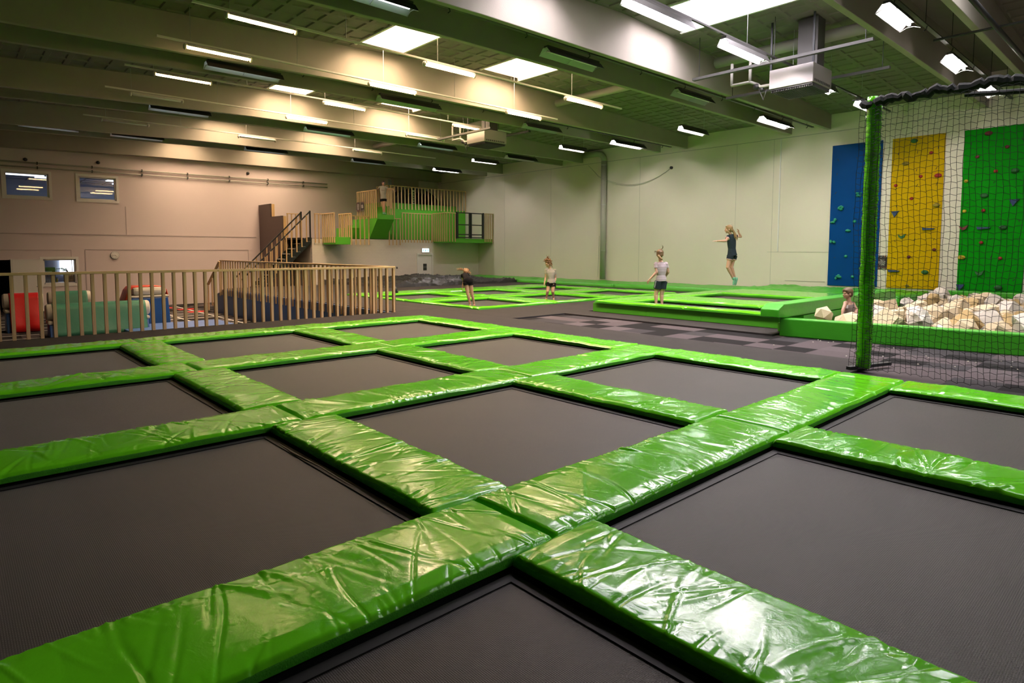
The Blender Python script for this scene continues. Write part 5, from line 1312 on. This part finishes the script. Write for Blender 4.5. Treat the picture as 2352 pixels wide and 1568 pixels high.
def person(label, base, J, s=1.0, hair=None, shirt='cloth_grey', shorts='cloth_black', sleeve=0.45, short_len=0.45, group='children playing in the hall', bare_sole=None, sock=None, hem=0.0, curl=(0.5, 0.5), tank=False, flare=0.0):
    """J holds joints in metres: x to the right, y away, z up, seen from the door side"""
    root = empty('person', base, -YAW, label, 'person', group)
    W_ = J.get('w', 1.0); B = MB()
    for r_ in [torso_rings(J['sh'], J['hip'], 0.0, W_)]: B.loft(r_, 22)
    P, HB = head(B, J['head'], J['face'], s, J.get('up', (0, 0, 1)))
    S = (Vector(J['sh'][0])+Vector(J['sh'][1]))/2
    B.cap(S, Vector(J['head'])-HB @ Vector((0, 0.015, 0.05))*s, 0.046*s, 0.043*s)
    for k in (0, 1):
        sh, el, wr = Vector(J['sh'][k]), Vector(J['el'][k]), Vector(J['wr'][k])
        B.ell(sh, (0.048*s, 0.048*s, 0.046*s), 12, 8); B.cap(sh, el, 0.040*s, 0.032*s); B.cap(el, wr, 0.033*s, 0.021*s); B.cap(el.lerp(wr, 0.15), el.lerp(wr, 0.45), 0.034*s, 0.030*s)
        hd = Vector(J['hd'][k]) if 'hd' in J else (wr-el)
        hand(B, wr, hd, J['pn'][k], s*0.92, curl[k], 1 if k else -1)
        hp, kn, an = Vector(J['hip'][k]), Vector(J['kn'][k]), Vector(J['an'][k])
        B.cap(hp, kn, 0.074*s, 0.048*s); B.ell(kn, (0.050*s, 0.052*s, 0.054*s), 12, 8); B.cap(kn, an, 0.047*s, 0.029*s); B.cap(kn.lerp(an, 0.18)+Vector(J.get('calf', (0, 0, 0))), kn.lerp(an, 0.48), 0.050*s, 0.042*s)
        foot(B, an, J['toe'][k], s*0.95, J.get('down', (0, 0, -1)))
    body = remeshed(B, 'body', 'skin', root, 0.0055*max(1, s), 3)
    # face details
    for q in (-1, 1):
        e = MB(); e.ell(P(q*0.030, 0.077, -0.005), (0.0105*s, 0.006*s, 0.0065*s), 10, 6, HB); e.build('eye', 'eye', root, smooth=True)
        e = MB(); e.tube([P(q*0.018, 0.088, 0.014), P(q*0.032, 0.086, 0.019), P(q*0.045, 0.074, 0.014)], [0.003*s, 0.004*s, 0.002*s], 6); e.build('eyebrow', hair or 'hair_dark', root, smooth=True)
    m = MB(); m.ell(P(0, 0.091, -0.057), (0.019*s, 0.006*s, 0.0065*s), 10, 6, HB); m.build('mouth', 'lips', root, smooth=True)
    # clothes
    C_ = MB(); rr = torso_rings(J['sh'], J['hip'], 0.017, W_, top=not tank, start=hem)
    if flare and rr: c, a, b_, x, y = rr[0]; rr[0] = (c, a*(1+flare), b_*(1+flare*1.5), x, y)
    C_.loft(rr, 22)
    for k in (0, 1):
        sh, el = Vector(J['sh'][k]), Vector(J['el'][k])
        if not tank: C_.ell(sh, (0.054*s, 0.054*s, 0.050*s), 12, 8); C_.tube([sh, sh.lerp(el, sleeve*0.5), sh.lerp(el, sleeve)], [0.053*s, 0.051*s, 0.053*s], 14)
        else: C_.tube([sh*0.75+S*0.25+Vector((0, 0, -0.02)), sh*0.75+S*0.25+Vector((0, 0, 0.045))], [0.03, 0.02], 10)
    remeshed(C_, 'shirt', shirt, root, 0.006, 2)
    D = MB(); hr = torso_rings(J['sh'], J['hip'], 0.010, W_, top=False)
    D.loft(hr[:3], 22)
    if J.get('bent'): D.ell((Vector(J['hip'][0])+Vector(J['hip'][1]))/2+Vector((0, 0.01, 0.03)), (0.155*s, 0.125*s, 0.13*s), 18, 12)
    for k in (0, 1):
        hp, kn = Vector(J['hip'][k]), Vector(J['kn'][k]); D.tube([hp, hp.lerp(kn, short_len*0.5), hp.lerp(kn, short_len)], [0.094*s, 0.090*s, 0.088*s], 16)
    remeshed(D, 'shorts', shorts, root, 0.006, 2)
    if sock:
        for k in (0, 1):
            an, kn = Vector(J['an'][k]), Vector(J['kn'][k]); q = MB(); q.tube([an.lerp(kn, 0.10), an], [0.037*s, 0.037*s], 12); foot(q, an, J['toe'][k], s*1.05, J.get('down', (0, 0, -1))); q.ell(an, (0.038*s,)*3, 10, 7)
            o = remeshed(q, 'sock', sock, root, 0.006, 3)
            z = MB(); a = Vector(J['an'][k]); t = Vector(J['toe'][k]).normalized(); dn = Vector(J.get('down', (0, 0, -1)))
            z.cap(a-t*0.02*s+dn*0.052*s, a+t*0.14*s+dn*0.066*s, 0.020*s, 0.016*s); z.build('grip_sole', 'sole', o, smooth=True)
    return root, P, HB
def hair_mesh(root, P, HB, mat, s, cap=True, locks=(), short=False, name='hair'):
    h = MB()
    if cap:
        h.ell(P(0, -0.022, 0.034), (0.086*s, 0.098*s, 0.089*s), 20, 12, HB)
        h.ell(P(0, -0.050, -0.015), (0.078*s, 0.062*s, 0.075*s), 18, 10, HB)
        if short: h.ell(P(0, 0.042, 0.064), (0.070*s, 0.040*s, 0.036*s), 14, 8, HB)
        else:
            h.ell(P(0, 0.040, 0.078), (0.056*s, 0.038*s, 0.024*s), 14, 8, HB)
    for pts, r0 in locks:
        n = len(pts); h.tube([P(*p) for p in pts], [r0*s*(1-0.75*(i/(n-1))**1.6) for i in range(n)], 8)
    o = remeshed(h, name, mat, root, 0.0055, 1, 0.4); return o
def wisps(root, P, mat, s, items, name='loose_strands'):
    h = MB()
    for pts, r0 in items: 
        n = len(pts); h.tube([P(*p) for p in pts], [r0*(1-0.85*i/(n-1)) for i in range(n)], 5)
    return h.build(name, mat, root, smooth=True)
RH = random.Random(11)
def strands(n, start, end, spread, r=0.006, mid=None):
    out = []
    for _ in range(n):
        j = lambda k: tuple(RH.uniform(-k, k) for _ in range(3))
        a = [start[i]+j(spread*0.4)[i] for i in range(3)]; c = [end[i]+j(spread)[i] for i in range(3)]
        m_ = [((a[i]+c[i])/2 if mid is None else mid[i])+j(spread*0.6)[i] for i in range(3)]
        q = []
        for k in range(7):
            t = k/6; q.append(tuple((1-t)**2*a[i]+2*t*(1-t)*m_[i]+t*t*c[i] for i in range(3)))
        out.append((q, r))
    return out

def girl_jumping():
    k = 0.00259; f = lambda cx, cy, d: V((cx-1310)*k, d, 0.53+(832-cy)*k)
    J = dict(sh=[f(1262, 302, -0.10), f(1352, 296, 0.12)], el=[f(1222, 348, -0.20), f(1437, 300, 0.20)], wr=[f(1138, 350, -0.12), f(1402, 258, 0.12)],
             hd=[V(-1, 0.1, 0.05), V(-0.25, -0.1, 1)], pn=[V(0, 0.2, -1), V(-1, -0.4, 0)], hip=[f(1292, 505, -0.07), f(1350, 505, 0.07)],
             kn=[f(1264, 628, -0.09), f(1322, 628, 0.05)], an=[f(1333, 752, -0.05), f(1374, 758, 0.08)], toe=[V(-0.25, 0.05, -1), V(-0.28, 0.05, -1)], down=(0.8, 0, -0.3),
             head=f(1272, 222, -0.01), face=V(-0.95, 0.25, -0.06), w=0.95)
    r, P, B = person('girl in dark shirt and shorts jumping mid air by the white wall, ponytail flying', (14.0, 6.25, 0), J, 1.0, 'hair_light', 'cloth_navy', 'cloth_navy', 0.42, 0.34, sock='sock', curl=(0.3, 0.6), hem=-0.02, flare=0.10)
    locks = strands(26, (0.0, -0.095, -0.02), (0.03, -0.19, -0.29), 0.05, 0.019, (0.01, -0.18, -0.13))
    hair_mesh(r, P, B, 'hair_light', 1.0, True, locks)
    wisps(r, P, 'hair_light', 1.0, strands(14, (0, -0.02, 0.10), (0.0, -0.10, 0.10), 0.05, 0.0025))
    for kk in (0, 1):
        sh, el = J['sh'][kk], J['el'][kk]; t = MB(); t.tube([sh.lerp(el, 0.40), sh.lerp(el, 0.47)], 0.060, 14); t.build('sleeve_trim', 'pinktrim', r, smooth=True)
        hp, kn = J['hip'][kk], J['kn'][kk]; t = MB(); t.tube([hp.lerp(kn, 0.32), hp.lerp(kn, 0.36)], 0.0915, 16); t.build('hem_trim', 'pinktrim', r, smooth=True)
    S = (J['sh'][0]+J['sh'][1])/2; t = MB(); t.ell(S+V(0, 0, 0.045), (0.062, 0.058, 0.012), 16, 6); t.build('collar_trim', 'pinktrim', r, smooth=True)
girl_jumping()
def girl_back_view():
    k = 0.002175; f = lambda cx, cy, d: V((cx-545)*k, d, 0.28+(1025-cy)*k)
    J = dict(sh=[f(497, 603, 0.0), f(606, 603, 0.02)], el=[f(500, 692, -0.05), f(634, 690, 0.03)], wr=[f(434, 768, -0.02), f(618, 742, 0.14)],
             hd=[V(-0.5, 0.2, -0.75), V(-0.3, 0.8, 0)], pn=[V(0.6, 0.5, 0.3), V(-1, 0, 0)], hip=[f(531, 790, 0), f(584, 790, 0.02)],
             kn=[f(506, 935, 0.02), f(566, 935, 0.02)], an=[f(505, 1040, -0.02), f(568, 1044, -0.02)], toe=[V(-0.2, 1, 0), V(0.1, 1, 0)],
             head=f(542, 498, 0.03), face=V(0.25, 0.95, -0.12), w=1.0)
    r, P, B = person('girl in mauve striped shirt seen from behind, standing in the raised trampoline', (10.25, 6.02, 0), J, 1.0, 'hair_blond', 'cloth_stripe', 'cloth_navy', 0.5, 0.58, hem=-0.10, curl=(0.4, 0.6))
    hair_mesh(r, P, B, 'hair_blond', 1.0, True)
    hair_mesh(r, P, B, 'hair_light', 1.0, False, strands(10, (-0.03, -0.10, -0.05), (0.05, -0.13, -0.13), 0.03, 0.026, (0.0, -0.15, -0.10)), name='ponytail')
    wisps(r, P, 'hair_blond', 1.0, strands(9, (0.02, -0.03, 0.11), (0.06, -0.05, 0.20), 0.02, 0.006, (0.08, -0.04, 0.13)) + strands(7, (-0.06, -0.04, 0.05), (-0.13, -0.02, 0.02), 0.03, 0.006, (-0.13, -0.05, 0.09)))
    t = MB()                                     # white chevrons down the side seam
    for i in range(6):
        p0 = J['hip'][0].lerp(J['kn'][0], 0.02+i*0.085)+V(-0.085, -0.045, 0.0); t.prism([p0+V(-0.012, -0.012, 0.012), p0+V(0.018, -0.028, 0.0), p0+V(-0.012, -0.012, -0.012), p0+V(0.004, -0.024, 0.0)], (-0.004, -0.006, 0))
    t.build('chevron_trim', 'posterwhite', r)
girl_back_view()
def girl_flying_hair():
    k = 0.00289; f = lambda cx, cy, d: V((cx-1240)*k, d, 0.06+(975-cy)*k)
    J = dict(sh=[f(1193, 682, 0.0), f(1284, 686, 0.0)], el=[f(1186, 765, 0.02), f(1293, 770, 0.04)], wr=[f(1172, 828, -0.05), f(1277, 828, -0.05)],
             hd=[V(-0.3, -0.3, -0.9), V(-0.2, -0.3, -0.9)], pn=[V(0.9, 0, 0), V(-0.9, 0, 0)], hip=[f(1222, 822, 0), f(1270, 824, 0)],
             kn=[f(1206, 910, -0.09), f(1262, 914, -0.08)], an=[f(1196, 984, 0.0), f(1274, 984, 0.02)], toe=[V(-0.4, -1, 0), V(-0.1, -1, 0)],
             head=f(1208, 612, -0.03), face=V(-0.62, -0.7, -0.35), w=0.95)
    r, P, B = person('girl in grey striped shirt with ginger hair flying up, in the middle field', (11.75, 11.05, 0), J, 0.98, 'hair_ginger', 'cloth_stripe2', 'cloth_black', 0.5, 0.42, hem=-0.05, curl=(0.6, 0.6))
    hc = Vector(J['head']); PW = lambda x, y, z: hc+Vector((x, y, z)); cl = []
    masses = [((-0.075, -0.05, 0.085), (0.11, 0.08, 0.05), 34), ((0.105, 0.0, -0.02), (0.06, 0.08, 0.12), 34), ((0.01, 0.0, 0.12), (0.09, 0.08, 0.05), 30), ((-0.005, -0.02, 0.19), (0.04, 0.03, 0.05), 8)]
    for c, r_, n in masses:
        for _ in range(n):
            e = [c[q]+RH.uniform(-1, 1)*r_[q] for q in range(3)]; st = (RH.uniform(-0.05, 0.06), RH.uniform(-0.04, 0.06), RH.uniform(0.03, 0.09)); pts = []
            a0 = RH.uniform(0, 6); am = RH.uniform(0.01, 0.03)
            for t in range(9):
                u = t/8; w = am*math.sin(math.pi*u)
                pts.append((st[0]+(e[0]-st[0])*u+w*math.cos(a0+7*u), st[1]+(e[1]-st[1])*u+w*math.sin(a0+7*u), st[2]+(e[2]-st[2])*u+0.03*math.sin(math.pi*u)))
            cl.append((pts, RH.uniform(0.011, 0.019)))
    hair_mesh(r, P, B, 'hair_ginger', 0.98, True)
    hair_mesh(r, PW, B, 'hair_ginger', 1.0, False, cl, name='curls')
    wisps(r, PW, 'hair_ginger', 1, [(p, 0.004) for p, _ in cl[::2]] + strands(14, (0, 0, 0.13), (0.0, 0.0, 0.25), 0.06, 0.004))
girl_flying_hair()
def girl_bending():
    k = 0.00255; f = lambda cx, cy, d: V((cx-390)*k, d, -0.01+(1045-cy)*k)
    J = dict(sh=[f(292, 722, 0.34), f(346, 716, 0.38)], el=[f(302, 800, 0.42), f(372, 790, 0.5)], wr=[f(287, 862, 0.44), f(330, 850, 0.55)],
             hd=[V(-0.2, 0.2, -1), V(-0.2, 0.2, -1)], pn=[V(1, 0, 0), V(-1, 0, 0)], hip=[f(338, 793, 0.0), f(385, 795, 0.03)],
             kn=[f(362, 925, -0.02), f(404, 925, 0.03)], an=[f(384, 1035, 0.0), f(428, 1036, 0.06)], toe=[V(-0.1, 1, 0), V(0.1, 1, 0)],
             head=f(326, 696, 0.52), face=V(-0.15, 0.55, -0.8), up=(0, 0.8, 0.5), w=0.92, bent=1)
    r, P, B = person('girl in black bending forward on the near trampoline of the middle field', (8.52, 11.0, 0), J, 0.95, 'hair_straw', 'cloth_black', 'cloth_black', 0.3, 0.24, curl=(0.5, 0.5), hem=-0.16)
    locks = strands(12, (0.0, -0.03, 0.07), (0.06, 0.02, 0.15), 0.05, 0.02) + strands(12, (-0.04, -0.06, 0.03), (-0.24, -0.06, 0.03), 0.05, 0.017, (-0.14, -0.04, 0.08)) + strands(8, (0.05, 0, 0.05), (0.12, 0.02, 0.0), 0.05, 0.016)
    locks += strands(14, (0, -0.06, 0.05), (0.0, 0.04, 0.16), 0.08, 0.018) + strands(10, (0.0, 0.05, 0.06), (0.02, 0.13, -0.06), 0.06, 0.018, (0, 0.14, 0.05))
    hair_mesh(r, P, B, 'hair_straw', 0.95, True, locks)
    wisps(r, P, 'hair_light', 1, strands(44, (0, 0, 0.09), (0.05, 0.05, 0.17), 0.09, 0.005) + strands(16, (-0.05, -0.05, 0.04), (-0.27, -0.05, 0.03), 0.06, 0.005))
girl_bending()
def girl_platform():
    k = 0.00323; f = lambda cx, cy, d: V((cx-575)*k, d, 3.285+(622-cy)*k)
    J = dict(sh=[f(527, 212, 0.02), f(608, 212, -0.02)], el=[f(490, 226, 0.16), f(665, 244, -0.08)], wr=[f(468, 242, 0.05), f(715, 250, -0.12)],
             hd=[V(-0.5, -0.6, -0.4), V(1, -0.1, -0.1)], pn=[V(0, 0, -1), V(0, 0.2, -1)], hip=[f(548, 388, 0), f(594, 388, -0.02)],
             kn=[f(565, 490, 0.0), f(588, 490, -0.05)], an=[f(566, 596, 0.03), f(590, 600, -0.03)], toe=[V(0.35, -0.9, 0), V(0.5, -0.85, 0)],
             head=f(574, 152, -0.01), face=V(0.35, -0.93, -0.05), w=1.02)
    r, P, B = person('girl in a pale grey t-shirt standing on the green jump tower, arms spread', (13.98, 24.66, 0), J, 1.08, 'hair_dark', 'cloth_grey', 'cloth_black', 0.6, 0.36, sock='sock', hem=-0.08, curl=(0.7, 0.3))
    hair_mesh(r, P, B, 'hair_dark', 1.08, True)
    S = (J['sh'][0]+J['sh'][1])/2
    t = MB(); 
    for i, x in enumerate((-0.07, -0.03, 0.02, 0.06)): t.box(x, x+0.022, -0.002, 0.002, -0.03+0.01*(i % 2), 0.03)
    o = t.build('faded_print', 'cloth_taupe', r); o.location = S+V(0.02, -0.112, -0.16)
girl_platform()
def boy_in_foam():
    k = 0.00182; f = lambda cx, cy, d: V((cx-520)*k, d, 0.24+(385-cy)*k)
    J = dict(sh=[f(470, 243, -0.03), f(562, 252, 0.02)], el=[f(424, 308, -0.10), f(586, 318, -0.05)], wr=[f(404, 358, -0.14), f(528, 384, -0.16)],
             hd=[V(-0.3, -0.4, -0.8), V(-0.5, -0.4, -0.6)], pn=[V(0.5, 0.6, -0.3), V(-0.5, 0.5, -0.4)], hip=[V(-0.03, 0.0, 0.12), V(0.11, 0.03, 0.12)],
             kn=[V(-0.30, -0.10, 0.02), V(-0.22, 0.14, 0.02)], an=[V(-0.42, -0.05, -0.28), V(-0.36, 0.16, -0.28)], toe=[V(-1, 0, 0), V(-1, 0, 0)],
             head=f(492, 138, -0.01), face=V(-0.97, -0.1, -0.05), w=0.9)
    r, P, B = person('boy in a taupe tank top sitting waist deep among foam blocks', (10.75, 2.02, 0.0), J, 0.92, 'hair_blond', 'cloth_taupe', 'cloth_taupe', 0.3, 0.5, tank=True, hem=-0.02, curl=(0.5, 0.5))
    hair_mesh(r, P, B, 'hair_blond', 0.94, True, strands(10, (0, 0.03, 0.10), (0.0, 0.085, 0.035), 0.035, 0.014, (0, 0.09, 0.09)), True)
    S = (J['sh'][0]+J['sh'][1])/2
    t = MB(); t.box(-0.022, 0.022, -0.003, 0.003, -0.032, 0.032); o = t.build('sticker', 'posterwhite', r); o.location = S+V(-0.085, -0.075, -0.055); o.rotation_euler = (0, 0, -0.7)
boy_in_foam()
